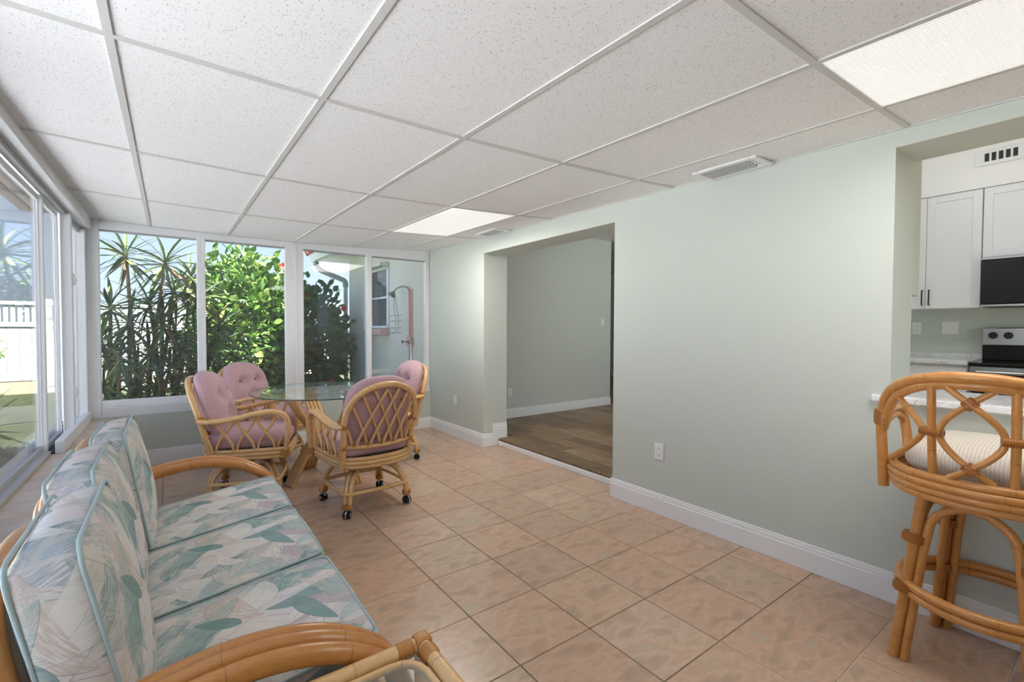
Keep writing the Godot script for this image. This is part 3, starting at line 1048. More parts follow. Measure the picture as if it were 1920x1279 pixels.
func outlet(p: Vector3, face: Vector3, label: String, kind := "outlet", wide := 0.07) -> void:
	# a plate on a wall whose outward direction is face
	var t := thing("wall_" + kind, label, kind, p, atan2(face.x, face.z), "wall plates")
	put("cover_plate", MB.new().rbox(V(0, 0, 0.003), V(wide / 2, 0.057, 0.0035), 0.003, 3).mesh(), M.plastic_white, t)
	if kind == "outlet":
		for s in [-1, 1]:
			var o := put("socket", MB.new().rbox(V(0, s * 0.021, 0.0062), V(0.017, 0.014, 0.002), 0.002, 3).mesh(), M.plastic_white, t)
			for q in [-1, 1]:
				put("slot", box_mesh(V(q * 0.006 - 0.0012, s * 0.021 - 0.004, 0.0075), V(q * 0.006 + 0.0012, s * 0.021 + 0.005, 0.0087)), M.slot, o)
	elif kind == "switch":
		put("rocker", MB.new().rbox(V(0, 0, 0.007), V(0.016, 0.033, 0.003), 0.002, 3).mesh(), M.plastic_white, t)

func build_wall_fittings() -> void:
	outlet(V(XR - 0.0005, 0.43, -1.945), Vector3.LEFT, "white wall outlet low on the sage wall between the openings")
	outlet(V(XR - 0.0005, 0.43, -4.77), Vector3.LEFT, "white wall outlet near the far corner beside the opening")
	outlet(V(3.65, 0.42, -4.9995), Vector3.BACK, "white wall outlet low on the dining room wall")
	outlet(V(5.43, 1.37, -4.9995), Vector3.BACK, "white light switch on the dining room wall", "switch")
	outlet(V(5.7495, 1.285, -1.283), Vector3.LEFT, "white wall outlet above the kitchen counter")
	outlet(V(5.7495, 1.29, -1.045), Vector3.LEFT, "blank white wall plate above the kitchen counter", "plate", 0.115)

# ---------------------------------------------------------------- furniture
func pole(called: String, pts: Array, r: float, m: Material, parent: Node, closed := false, per := 5, sides := 10) -> MeshInstance3D:
	return put(called, MB.new().tube(smooth(pts, per, closed), r, sides, closed).mesh(), m, parent)

func bind_cane(p: Vector3, d: Vector3, r: float, length: float, parent: Node, m: Material = null) -> void:
	# cane binding: a short ribbed sleeve
	d = d.normalized()
	var pts := []
	var rr := []
	for k in 9:
		pts.append(p + d * length * (k / 8.0 - 0.5))
		rr.append(r * (1.0 if k % 2 else 1.07))
	rr[0] = r * 0.94
	rr[8] = r * 0.94
	put("binding", MB.new().tube(pts, rr, 10, false, true, 1.0 / maxf(length, 0.01)).mesh(), m if m else M.binding, parent)

func pillow(half: Callable, y0: float, y1: float, thick: float, place: Callable, tufts: Array) -> ArrayMesh:
	# a puffed cushion: half(t) is its half width at height t in 0..1, place(x, y, depth) puts it in the thing's frame
	var mb := MB.new()
	for side in [1.0, -1.0]:
		mb.grid(22, 22, func(u, w):
			var a: float = (u * 2 - 1) * side
			var e := sin(a * PI / 2)
			var t := 0.5 - 0.5 * cos(w * PI)
			var x: float = half.call(t) * e
			var y := lerpf(y0, y1, t)
			var d := pow(maxf(1 - pow(absf(e), 2.6), 0.0), 0.5) * pow(maxf(1 - pow(absf(2 * t - 1), 3.0), 0.0), 0.45)
			var z := d * thick * (0.62 if side > 0 else 0.38)
			if side > 0:
				for q in tufts:
					var dd := pow((x - q.x) / 0.045, 2.0) + pow((y - q.y) / 0.04, 2.0)
					z -= 0.42 * thick * 0.62 * exp(-dd)
					# the pull of a button runs out to the side as a crease
					z -= 0.16 * thick * 0.62 * exp(-pow((y - q.y) / 0.014, 2.0) - pow((x - q.x) / 0.10, 2.0))
			return place.call(x, y, z * side))
	return mb.mesh()

func make_chair(label: String) -> Node3D:
	# front towards +z
	var t := thing("dining_chair", label, "chair", Vector3.ZERO, 0.0, "rattan chairs around the glass table")
	var R: Material = M.rattan_pale
	var zb := func(y: float) -> float: return -0.235 - 0.27 * (y - 0.36)
	var bow := func(x: float) -> float: return 0.75 * x * x
	var B := func(x: float, y: float, off: float) -> Vector3: return V(x, y, zb.call(y) + bow.call(x) + off)
	# back hoop
	var hoop := []
	for q in [[-0.238, 0.325], [-0.24, 0.42], [-0.247, 0.54], [-0.253, 0.65], [-0.238, 0.745], [-0.188, 0.828], [-0.10, 0.878], [0.0, 0.894]]:
		hoop.append(B.call(q[0], q[1], 0.0))
	for k in range(6, -1, -1):
		var h: Vector3 = hoop[k]
		hoop.append(V(-h.x, h.y, h.z))
	pole("back_hoop", hoop, 0.0205, R, t)
	var rail := []
	for x in [-0.24, -0.12, 0.0, 0.12, 0.24]:
		rail.append(B.call(x, 0.478 - 0.012 * (1 - pow(x / 0.24, 2.0)), 0.0))
	pole("back_rail", rail, 0.0145, R, t)
	# lattice of crossing canes
	var hoop_y := func(x: float) -> float:
		var a := minf(absf(x) / 0.253, 1.0)
		return 0.62 + 0.272 * pow(maxf(1 - pow(a, 2.5), 0.0), 0.5)
	for i in 5:
		var s0 := -0.18 + i * 0.09
		for dr in [-1.0, 1.0]:
			var pts := []
			for k in 13:
				var w := k / 12.0
				var y := 0.48 + 0.41 * w
				var x: float = s0 + dr * (0.008 + 0.185 * pow(w, 1.2))
				if absf(x) > 0.243: break
				if y > hoop_y.call(x) - 0.004: break
				pts.append(B.call(x, y, 0.006 * dr))
			if pts.size() > 3:
				put("lattice_cane", MB.new().tube(smooth(pts, 2), 0.0096, 7).mesh(), R, t)
	for i in 5:
		bind_cane(B.call(-0.18 + i * 0.09, 0.49, 0.0), Vector3.UP, 0.014, 0.016, t)
	for s in [-1, 1]:
		bind_cane(B.call(s * 0.24, 0.478, 0.0), Vector3.UP, 0.0215, 0.04, t)
		bind_cane(B.call(s * 0.2525, 0.625, 0.0), Vector3.UP, 0.0215, 0.045, t)
	# seat frame: three stacked poles
	for k in 3:
		var g := 0.005 * (1 - absi(k - 1))
		var y := 0.338 + k * 0.026
		pole("seat_ring", [V(-0.26 - g, y, 0.20), V(-0.245 - g, y, 0.285), V(-0.16, y, 0.30 + g), V(0.16, y, 0.30 + g), V(0.245 + g, y, 0.285), V(0.26 + g, y, 0.20), V(0.255 + g, y, -0.05), V(0.225 + g, y, -0.20), V(0.12, y, -0.262 - g), V(0, y, -0.275 - g), V(-0.12, y, -0.262 - g), V(-0.225 - g, y, -0.20), V(-0.255 - g, y, -0.05)], 0.0145, R, t, true, 4)
	put("seat_board", box_mesh(V(-0.235, 0.375, -0.215), V(0.235, 0.392, 0.275), 0.004), M.soffit_beam, t)
	# arms
	for s in [-1.0, 1.0]:
		for k in 2:
			var o: float = s * (0.0 + 0.027 * k)
			pole("arm", [V(s * 0.248 + o * 0.5, 0.618, zb.call(0.618) + 0.04), V(s * 0.262 + o, 0.612, -0.19), V(s * 0.272 + o, 0.625, -0.06), V(s * 0.278 + o, 0.655, 0.08), V(s * 0.276 + o, 0.668, 0.18), V(s * 0.272 + o, 0.655, 0.25), V(s * 0.270 + o, 0.60, 0.295), V(s * 0.268 + o, 0.50, 0.298), V(s * 0.266 + o * 0.8, 0.40, 0.285), V(s * 0.264 + o * 0.8, 0.335, 0.27)], 0.0175, R, t)
		bind_cane(V(s * 0.278, 0.365, 0.279), Vector3.UP, 0.027, 0.055, t)
		bind_cane(V(s * 0.262, 0.614, -0.215), Vector3(0, 0, 1), 0.021, 0.035, t)
		# side lattice: canes that sway between seat and arm
		for i in 4:
			var z0 := -0.17 + i * 0.13
			for dr in [-1.0, 1.0]:
				var pts := []
				for k in 11:
					var w := k / 10.0
					var z: float = z0 + dr * (0.01 + 0.115 * (0.5 - 0.5 * cos(w * PI)))
					var y := 0.40 + 0.245 * w
					if z > 0.265 or z < -0.235: break
					var top := 0.612 + 0.052 * smoothstep(-0.15, 0.17, z)
					if y > top: break
					pts.append(V(s * (0.262 + 0.008 * w) + 0.006 * dr, y, z))
				if pts.size() > 3:
					put("lattice_cane", MB.new().tube(pts, 0.0093, 7).mesh(), R, t)
	# cushions
	var sc := MB.new().rbox(V(0, 0.455, 0.03), V(0.238, 0.062, 0.262), 0.055, 7, V(0.0, 0.018, 0.012)).mesh()
	put("seat_cushion", sc, M.mauve, t)
	var bc := pillow(func(w: float) -> float: return 0.235 * pow(maxf(1 - pow(absf(2 * w - 0.86) / 1.14, 3.4), 0.0), 0.4) + 0.004, 0.47, 0.945, 0.185,
		func(x: float, y: float, d: float) -> Vector3: return V(x, y, zb.call(y) + bow.call(x) * 0.7 + 0.085 + d), [Vector2(-0.09, 0.78), Vector2(0.09, 0.78), Vector2(0.0, 0.64)])
	var bn := put("back_cushion", bc, M.mauve, t)
	for q in [Vector2(-0.09, 0.78), Vector2(0.09, 0.78), Vector2(0.0, 0.64)]:
		var at := V(q.x, q.y, zb.call(q.y) + bow.call(q.x) * 0.7 + 0.085 + 0.062)
		put("button", MB.new().rbox(at, V(0.012, 0.012, 0.006), 0.006, 3).mesh(), M.mauve_button, bn)
	for s in [-1, 1]:
		pole("cushion_tie", [B.call(s * 0.125, 0.775, 0.02), B.call(s * 0.118, 0.782, -0.022), B.call(s * 0.098, 0.772, -0.030), B.call(s * 0.085, 0.748, -0.02)], 0.004, M.binding, t, false, 4, 6)
	# swivel base
	put("swivel_post", MB.new().lathe([Vector2(0.05, 0.26), Vector2(0.05, 0.30), Vector2(0.10, 0.305), Vector2(0.10, 0.325)], 18).mesh(), M.dark, t)
	for k in 4:
		var an := PI / 4 + k * PI / 2
		var d := V(sin(an), 0, cos(an))
		var side := V(cos(an), 0, -sin(an))
		for q in [-1.0, 1.0]:
			var o: Vector3 = side * 0.0155 * q
			pole("leg", [d * 0.04 + V(0, 0.300, 0) + o, d * 0.14 + V(0, 0.298, 0) + o, d * 0.215 + V(0, 0.272, 0) + o, d * 0.272 + V(0, 0.215, 0) + o, d * 0.302 + V(0, 0.14, 0) + o, d * 0.311 + V(0, 0.075, 0) + o], 0.0155, R, t, false, 4)
		bind_cane(d * 0.309 + V(0, 0.082, 0), Vector3.UP, 0.03, 0.03, t)
		# caster
		var c := put("caster", MB.new().tube([d * 0.311 + V(0, 0.045, 0), d * 0.311 + V(0, 0.078, 0)], 0.007, 8).mesh(), M.chrome, t)
		var wd := side if k % 2 else (side + d * 0.6).normalized()
		var ce := d * 0.311 + V(0, 0.026, 0)
		for q in [-1.0, 1.0]:
			put("wheel", MB.new().tube([ce + wd * 0.005 * q, ce + wd * 0.008 * q, ce + wd * 0.020 * q, ce + wd * 0.023 * q], [0.023, 0.026, 0.026, 0.022], 16).mesh(), M.black_plastic, c)
		var hood := []
		for a in 9:
			var e := -0.5 + a * PI / 8
			hood.append(ce + wd.cross(Vector3.UP) * cos(e) * 0.029 + Vector3.UP * sin(e) * 0.029)
		put("hood", MB.new().tube(hood, 0.006, 6).mesh(), M.chrome, c)
		put("hood_cap", MB.new().tube([ce + wd * 0.021, ce + wd * 0.0255], [0.017, 0.015], 14).mesh(), M.chrome, c)
	pole("stretcher_ring", [V(-0.15, 0.155, 0.228), V(0, 0.155, 0.236), V(0.15, 0.155, 0.228), V(0.215, 0.155, 0.215), V(0.228, 0.155, 0.15), V(0.236, 0.155, 0), V(0.228, 0.155, -0.15), V(0.215, 0.155, -0.215), V(0.15, 0.155, -0.228), V(0, 0.155, -0.236), V(-0.15, 0.155, -0.228), V(-0.215, 0.155, -0.215), V(-0.228, 0.155, -0.15), V(-0.236, 0.155, 0), V(-0.228, 0.155, 0.15), V(-0.215, 0.155, 0.215)], 0.0145, R, t, true, 3)
	return t

func build_dining_set() -> void:
	var spots := [
		[V(1.135, 0, -3.345), V(-0.09, 0, -1), "rattan caster chair seen from behind, its lattice back towards the room"],
		[V(0.482, 0, -4.01), V(0.94, 0, 0.30), "rattan caster chair seen from its side at the left of the glass table"],
		[V(0.72, 0, -4.80), V(0.66, 0, 0.75), "rattan caster chair with pink back in front of the green shrub window"],
		[V(1.69, 0, -4.36), V(-1, 0, 0.04), "rattan caster chair facing left, farthest right beside the opening"]]
	var first := make_chair(spots[0][2])
	for k in 4:
		var c: Node3D = first
		if k > 0:
			c = first.duplicate()
			c.name = numbered("dining_chair")
			add_child(c)
			c.set_meta("label", spots[k][2])
		c.position = spots[k][0]
		var f: Vector3 = spots[k][1]
		c.rotation.y = atan2(f.x, f.z)
	# table: four bundles of cane pinched in the middle under a round glass top
	var t := thing("dining_table", "round glass-topped dining table on pinched rattan legs", "table", V(1.10, 0, -4.11))
	var H := 0.735
	for k in 4:
		var an := -1.29 + k * PI / 2
		var d := V(sin(an), 0, cos(an))
		var side := V(cos(an), 0, -sin(an))
		var leg: MeshInstance3D = null
		for q in 4:
			var o := side * 0.034 * (q - 1.5)
			var m := MB.new().tube(smooth([d * 0.355 + V(0, 0.0, 0) + o, d * 0.285 + V(0, 0.14, 0) + o, d * 0.18 + V(0, 0.29, 0) + o, d * 0.155 + V(0, 0.37, 0) + o, d * 0.18 + V(0, 0.45, 0) + o, d * 0.29 + V(0, 0.60, 0) + o, d * 0.345 + V(0, H - 0.012, 0) + o], 5), 0.017, 10).mesh()
			if leg == null:
				leg = put("leg", m, M.rattan_pale, t)
			else:
				put("leg_pole", m, M.rattan_pale, leg)
	pole("waist_ring", [V(0.16, 0.37, 0), V(0.113, 0.37, 0.113), V(0, 0.37, 0.16), V(-0.113, 0.37, 0.113), V(-0.16, 0.37, 0), V(-0.113, 0.37, -0.113), V(0, 0.37, -0.16), V(0.113, 0.37, -0.113)], 0.016, M.rattan_pale, t, true, 4)
	pole("waist_ring", [V(0.16, 0.34, 0), V(0.113, 0.34, 0.113), V(0, 0.34, 0.16), V(-0.113, 0.34, 0.113), V(-0.16, 0.34, 0), V(-0.113, 0.34, -0.113), V(0, 0.34, -0.16), V(0.113, 0.34, -0.113)], 0.016, M.rattan_pale, t, true, 4)
	var top := put("glass_top", MB.new().lathe([Vector2(0.0, H), Vector2(0.605, H), Vector2(0.608, H + 0.003)], 64).lathe([Vector2(0.608, H + 0.009), Vector2(0.605, H + 0.012), Vector2(0.0, H + 0.012)], 64).mesh(), M.table_glass, t)
	put("glass_rim", MB.new().lathe([Vector2(0.608, H + 0.002), Vector2(0.610, H + 0.006), Vector2(0.608, H + 0.010)], 64).mesh(), M.glass_edge, top)

func loop_points(lo: Vector2, hi: Vector2, r: float) -> Array:
	# rounded rectangle, counter-clockwise
	var out := []
	for c in [[hi.x - r, hi.y - r, 0.0], [lo.x + r, hi.y - r, PI / 2], [lo.x + r, lo.y + r, PI], [hi.x - r, lo.y + r, PI * 1.5]]:
		for k in 5:
			var a: float = c[2] + k * PI / 8
			out.append(Vector2(c[0] + r * cos(a), c[1] + r * sin(a)))
	return out

func build_sofa() -> void:
	var t := thing("rattan_sofa", "rattan three-seat sofa with leaf-print cushions beside the left windows", "sofa", V(0.05, 0, -2.0))
	var O := -t.position
	var R: Material = M.rattan_honey
	var zs := [-1.175, -1.735, -2.295, -2.845]
	var add := func(called: String, pts: Array, r: float, closed := false) -> void:
		pole(called, pts, r, R, t, closed, 5, 12).position = O
	# seat cushions, tipped back a little
	for k in 3:
		var z1: float = zs[k] - 0.012
		var z0: float = zs[k + 1] + 0.012
		var hz := (z1 - z0) / 2
		var tilt := Basis(Vector3(0, 0, 1), 0.13)
		var c := V(0.185, 0.358, (z0 + z1) / 2)
		var m := MB.new()
		m.rbox(Vector3.ZERO, V(0.272, 0.066, hz), 0.026, 8, V(0.014, 0.02, 0.006))
		var o := put("seat_cushion", m.mesh(), M.print, t)
		o.transform = Transform3D(tilt, c + O)
		for y in [-0.058, 0.058]:
			var lp := []
			for q in loop_points(Vector2(-0.266, -hz + 0.004), Vector2(0.266, hz - 0.004), 0.03):
				lp.append(V(q.x, y, q.y))
			put("piping", MB.new().tube(lp, 0.0045, 6, true).mesh(), M.piping, o)
	# back cushions
	for k in 3:
		var z1: float = zs[k] - [0.0, 0.01, 0.02][k]
		var z0: float = zs[k + 1] + [0.05, 0.03, 0.01][k]
		var hz := (z1 - z0) / 2
		var tilt := Basis(Vector3(0, 0, 1), [0.20, 0.21, 0.16][k])
		var c := V(-0.145 - [0.0, 0.035, 0.01][k], 0.592, (z0 + z1) / 2)
		var m := MB.new()
		m.rbox(Vector3.ZERO, V(0.062, 0.245, hz), 0.03, 9, V(0.028, 0.022, 0.012))
		var o := put("back_cushion", m.mesh(), M.print, t)
		o.transform = Transform3D(tilt, c + O)
		for x in [-0.051, 0.051]:
			var lp := []
			for q in loop_points(Vector2(-0.243, -hz + 0.002), Vector2(0.243 + 0.012, hz - 0.002), 0.05):
				lp.append(V(x, q.x, q.y))
			put("piping", MB.new().tube(lp, 0.0048, 6, true).mesh(), M.piping, o)
	# back arches, two poles each
	for k in 3:
		var a: float = zs[k] - 0.02
		var b: float = zs[k + 1] + 0.02
		for q in 2:
			var g := q * 0.05
			var x0 := -0.02 * q
			add.call("back_arch", [V(-0.165 + x0, 0.28, a - g), V(-0.210 + x0, 0.45, a - g + 0.005), V(-0.250 + x0, 0.62, a - g), V(-0.275 + x0, 0.72 - g * 0.7, a - 0.05 - g), V(-0.285 + x0, 0.765 - g * 0.9, a - 0.15 - g * 0.6), V(-0.285 + x0, 0.765 - g * 0.9, b + 0.15 + g * 0.6), V(-0.275 + x0, 0.72 - g * 0.7, b + 0.05 + g), V(-0.250 + x0, 0.62, b + g), V(-0.210 + x0, 0.45, b + g - 0.005), V(-0.165 + x0, 0.28, b + g)], 0.0235)
	# arms: three poles sweeping from the back over to the floor at the front
	for e in 2:
		var zc: float = [-1.118, -2.915][e]
		for q in 3:
			var z := zc + (q - 1) * 0.042
			var dy := [0.0, 0.006, 0.0][q] as float
			add.call("arm", [V(-0.345, 0.0, z), V(-0.35, 0.20, z), V(-0.31, 0.40, z), V(-0.20, 0.485 + dy, z), V(-0.05, 0.540 + dy, z), V(0.12, 0.558 + dy, z), V(0.27, 0.532 + dy, z), V(0.39, 0.468 + dy, z), V(0.455, 0.39, z), V(0.485, 0.24, z), V(0.49, 0.10, z), V(0.49, 0.0, z)], 0.0235)
		bind_cane(V(0.487, 0.20, zc), Vector3.UP, 0.032, 0.05, t)
		t.get_child(t.get_child_count() - 1).position = O
	# seat frame
	for y in [0.225, 0.262]:
		add.call("front_rail", [V(0.462, y, -1.13), V(0.47, y, -2.0), V(0.462, y, -2.88)], 0.02)
	add.call("back_rail", [V(-0.19, 0.25, -1.13), V(-0.19, 0.25, -2.0), V(-0.19, 0.25, -2.88)], 0.02)
	for z in [-1.15, -1.735, -2.295, -2.86]:
		add.call("seat_rail", [V(0.46, 0.262, z), V(0.1, 0.245, z), V(-0.19, 0.225, z)], 0.016)
	for k in 7:
		add.call("seat_slat", [V(0.40 - k * 0.09, 0.270 - k * 0.011, -1.16), V(0.40 - k * 0.09, 0.262 - k * 0.011, -2.0), V(0.40 - k * 0.09, 0.270 - k * 0.011, -2.85)], 0.011)
	for z in [-1.16, -2.86]:
		add.call("back_strut", [V(-0.335, 0.30, z), V(-0.28, 0.40, z), V(-0.21, 0.48, z)], 0.02)

func build_end_table() -> void:
	var H := 0.492
	var x0 := -0.02
	var x1 := 0.488
	var z0 := -1.030
	var z1 := -0.47
	var t := thing("end_table", "rattan end table with glass top in the foreground beside the sofa", "end table", V((x0 + x1) / 2, 0, (z0 + z1) / 2))
	var O := -t.position
	var R: Material = M.rattan_pale
	for a in [[V(x0, H, z0), V(x1, H, z0)], [V(x1, H, z0), V(x1, H, z1)], [V(x1, H, z1), V(x0, H, z1)], [V(x0, H, z1), V(x0, H, z0)]]:
		var m := MB.new().tube([a[0], a[0].lerp(a[1], 0.33), a[0].lerp(a[1], 0.66), a[1]], 0.018, 12).mesh()
		put("top_rail", m, R, t).position = O
	for c in [[x0, z0, 1, 1], [x1, z0, -1, 1], [x1, z1, -1, -1], [x0, z1, 1, -1]]:
		put("leg", MB.new().tube([V(c[0], 0, c[1]), V(c[0], 0.25, c[1]), V(c[0], H, c[1])], 0.018, 12).mesh(), R, t).position = O
		put("corner_knuckle", MB.new().rbox(V(c[0], H, c[1]), V(0.022, 0.022, 0.022), 0.012, 4).mesh(), M.binding, t).position = O
		bind_cane(V(c[0] + c[2] * 0.045, H, c[1]), Vector3.RIGHT, 0.0205, 0.04, t)
		t.get_child(t.get_child_count() - 1).position = O
		bind_cane(V(c[0], H, c[1] + c[3] * 0.045), Vector3.BACK, 0.0205, 0.04, t)
		t.get_child(t.get_child_count() - 1).position = O
	# inset liner and glass
	var lp := []
	for q in loop_points(Vector2(x0 + 0.03, z0 + 0.03), Vector2(x1 - 0.03, z1 - 0.03), 0.06):
		lp.append(V(q.x, H - 0.004, q.y))
	put("inner_liner", MB.new().tube(lp, 0.009, 8, true).mesh(), M.rattan_pale, t).position = O
	put("glass_top", box_mesh(V(x0 + 0.026, H - 0.004, z0 + 0.026), V(x1 - 0.026, H + 0.002, z1 - 0.026), 0.002), M.table_glass, t).position = O
	# arched canes between the legs
	for a in [[V(x0, 0, z0), V(x1, 0, z0)], [V(x1, 0, z0), V(x1, 0, z1)], [V(x1, 0, z1), V(x0, 0, z1)], [V(x0, 0, z1), V(x0, 0, z0)]]:
		var p: Vector3 = a[0]
		var q: Vector3 = a[1]
		put("side_arch", MB.new().tube(smooth([p.lerp(q, 0.07), p.lerp(q, 0.07) + V(0, 0.2, 0), p.lerp(q, 0.16) + V(0, 0.36, 0), p.lerp(q, 0.36) + V(0, 0.46, 0), p.lerp(q, 0.64) + V(0, 0.46, 0), p.lerp(q, 0.84) + V(0, 0.36, 0), p.lerp(q, 0.93) + V(0, 0.2, 0), p.lerp(q, 0.93)], 5), 0.013, 9).mesh(), R, t).position = O
		put("stretcher", MB.new().tube([p + V(0, 0.12, 0), q + V(0, 0.12, 0)], 0.012, 9).mesh(), R, t).position = O

func build_stool() -> void:
	# front towards +z, turned to face the bar
	var t := thing("bar_stool", "tall rattan bar stool with corduroy seat at the pass-through", "stool", V(2.43, 0, -0.325), PI / 2 - 0.02)
	var R: Material = M.rattan_stool
	var Bm: Material = M.binding_stool
	# base: four splayed legs, arches between them, foot ring
	var legs := []
	for k in 4:
		var an := PI / 4 + k * PI / 2 - 0.10
		legs.append(V(sin(an), 0, cos(an)))
	for k in 4:
		var d: Vector3 = legs[k]
		pole("leg", [d * 0.285, d * 0.245 + V(0, 0.30, 0), d * 0.20 + V(0, 0.655, 0)], 0.0185, R, t, false, 4, 12)
		var e: Vector3 = legs[(k + 1) % 4]
		var al := (e - d).normalized()
		var f := func(y: float) -> float: return 0.285 - 0.13 * y
		pole("leg_arch", [d * f.call(0.0) + al * 0.034 + V(0, 0.002, 0), d * f.call(0.25) + al * 0.033 + V(0, 0.25, 0), d * f.call(0.48) + al * 0.034 + V(0, 0.48, 0), (d * f.call(0.57)).lerp(e * f.call(0.57), 0.18) + V(0, 0.575, 0), (d * f.call(0.62)).lerp(e * f.call(0.62), 0.5) + V(0, 0.625, 0), (d * f.call(0.57)).lerp(e * f.call(0.57), 0.82) + V(0, 0.575, 0), e * f.call(0.48) - al * 0.034 + V(0, 0.48, 0), e * f.call(0.25) - al * 0.033 + V(0, 0.25, 0), e * f.call(0.0) - al * 0.034 + V(0, 0.002, 0)], 0.0145, R, t, false, 5, 10)
	for k in 4:
		var d: Vector3 = legs[k]
		for y in [0.47, 0.275]:
			bind_cane(d * (0.287 - 0.13 * y) + V(0, y, 0), V(0, 1, 0) - d * 0.13, 0.037, 0.034, t, Bm)
	for y in [0.262, 0.292]:
		var ring := []
		for k in 12:
			var a := TAU * k / 12
			ring.append(V(sin(a) * 0.247, y, cos(a) * 0.247))
		pole("foot_ring", ring, 0.0165, R, t, true, 4)
	put("swivel_plate", MB.new().lathe([Vector2(0.0, 0.632), Vector2(0.15, 0.632), Vector2(0.15, 0.66), Vector2(0.0, 0.66)], 24).mesh(), M.dark, t)
	# seat rail: four stacked poles
	for k in 4:
		var y := 0.672 + k * 0.0245
		var g := [0.0, 0.006, 0.008, 0.004][k] as float
		pole("seat_rail", [V(-0.25 - g, y, 0.16), V(-0.22 - g, y, 0.235 + g), V(-0.10, y, 0.262 + g), V(0.10, y, 0.262 + g), V(0.22 + g, y, 0.235 + g), V(0.25 + g, y, 0.16), V(0.262 + g, y, 0.0), V(0.245 + g, y, -0.13), V(0.17 + g * 0.7, y, -0.235 - g * 0.7), V(0.08, y, -0.275 - g), V(0, y, -0.285 - g), V(-0.08, y, -0.275 - g), V(-0.17 - g * 0.7, y, -0.235 - g * 0.7), V(-0.245 - g, y, -0.13), V(-0.262 - g, y, 0.0)], 0.0145, R, t, true, 4)
	put("seat_cushion", MB.new().rbox(V(0, 0.785, 0.03), V(0.205, 0.06, 0.215), 0.058, 8, V(0.02, 0.02, 0.02)).mesh(), M.corduroy, t)
	# back: curved sheet of rods; S(a, y) places a rod at angle-like coordinate a
	var S := func(x: float, y: float, off: float) -> Vector3: return V(x, y, -0.288 + 2.1 * x * x - 0.10 * (y - 0.76) + off)
	for q in 2:
		var hp := []
		var o := 0.026 * q
		for c in [[-0.285, 0.635], [-0.288, 0.75], [-0.292, 0.87], [-0.283, 0.955], [-0.245, 1.03], [-0.17, 1.08], [-0.08, 1.103], [0.0, 1.108]]:
			var sc := 1.0 - o * 2.6 if q else 1.0
			hp.append(S.call(c[0] * (sc if c[1] > 0.9 else 1.0 - o * 1.0), c[1] - (o if c[1] > 0.9 else 0.0), 0.004 * q))
		for k in range(6, -1, -1):
			var h: Vector3 = hp[k]
			hp.append(V(-h.x, h.y, h.z))
		if q == 1:
			hp = hp.slice(2, 13)
		pole("back_hoop", hp, 0.0185 if q == 0 else 0.0165, R, t, false, 5, 12)
	for s in [-1.0, 1.0]:
		bind_cane(S.call(s * 0.29, 0.915, 0.0), Vector3.UP, 0.025, 0.06, t, Bm)
		# upright rod
		pole("upright", [S.call(s * 0.100, 0.755, 0.0), S.call(s * 0.102, 0.91, 0.0), S.call(s * 0.102, 1.07, 0.0)], 0.0125, R, t)
		# outer bent cane
		pole("bent_cane", [S.call(s * 0.235, 1.03, 0.0), S.call(s * 0.185, 0.985, 0.0), S.call(s * 0.142, 0.935, 0.0), S.call(s * 0.128, 0.908, 0.0), S.call(s * 0.142, 0.875, 0.0), S.call(s * 0.19, 0.82, 0.0), S.call(s * 0.25, 0.762, 0.0)], 0.0105, R, t)
		# inner bent cane
		pole("bent_cane", [S.call(-s * 0.06, 1.072, 0.006 * s), S.call(s * 0.0, 1.02, 0.006 * s), S.call(s * 0.048, 0.975, 0.006 * s), S.call(s * 0.076, 0.93, 0.0), S.call(s * 0.075, 0.885, 0.0), S.call(s * 0.045, 0.84, 0.006 * s), S.call(s * 0.0, 0.80, 0.006 * s), S.call(-s * 0.055, 0.757, 0.006 * s)], 0.0105, R, t)
		put("binding", MB.new().tube([S.call(s * 0.07, 0.908, -0.002), S.call(s * 0.10, 0.908, -0.004), S.call(s * 0.132, 0.908, -0.002)], 0.0155, 9, false, true, 20.0).mesh(), Bm, t)
		# arm: loops forward and down to the seat rail
		for q in 2:
			var o := q * 0.028
			pole("arm", [S.call(s * 0.286, 0.90 - o, 0.0), V(s * 0.295, 0.925 - o, -0.03), V(s * 0.295, 0.935 - o, 0.06), V(s * 0.29, 0.915 - o, 0.13 - o * 0.5), V(s * 0.285, 0.85, 0.165 - o), V(s * 0.275, 0.77, 0.16 - o), V(s * 0.27, 0.69, 0.12 - o)], 0.0145, R, t)
	for y in [1.02, 0.80]:
		bind_cane(S.call(0.0, y, 0.0), V(0.7, 0.7, 0), 0.019, 0.035, t, Bm)
		bind_cane(S.call(0.0, y, 0.0), V(-0.7, 0.7, 0), 0.0185, 0.03, t, Bm)

# ---------------------------------------------------------------- the garden
func strap_leaf(length: float, width: float, droop: float) -> ArrayMesh:
	# a long pointed leaf along +z, folded along its middle, bending down
	var mb := MB.new()
	var n := 5
	var rows := []
	for k in n + 1:
		var w := float(k) / n
		var hw := width * 0.5 * (0.55 + 1.1 * w if w < 0.35 else (1.0 - pow((w - 0.35) / 0.65, 1.7)) * 0.94)
		hw = maxf(hw, 0.0008)
		rows.append([V(-hw, -droop * w * w + 0.18 * hw, length * w), V(0, -droop * w * w - 0.18 * hw, length * w), V(hw, -droop * w * w + 0.18 * hw, length * w)])
	for k in n:
		for s in 2:
			mb.quad(rows[k + 1][s], rows[k][s], rows[k][s + 1], rows[k + 1][s + 1])
	return mb.mesh()

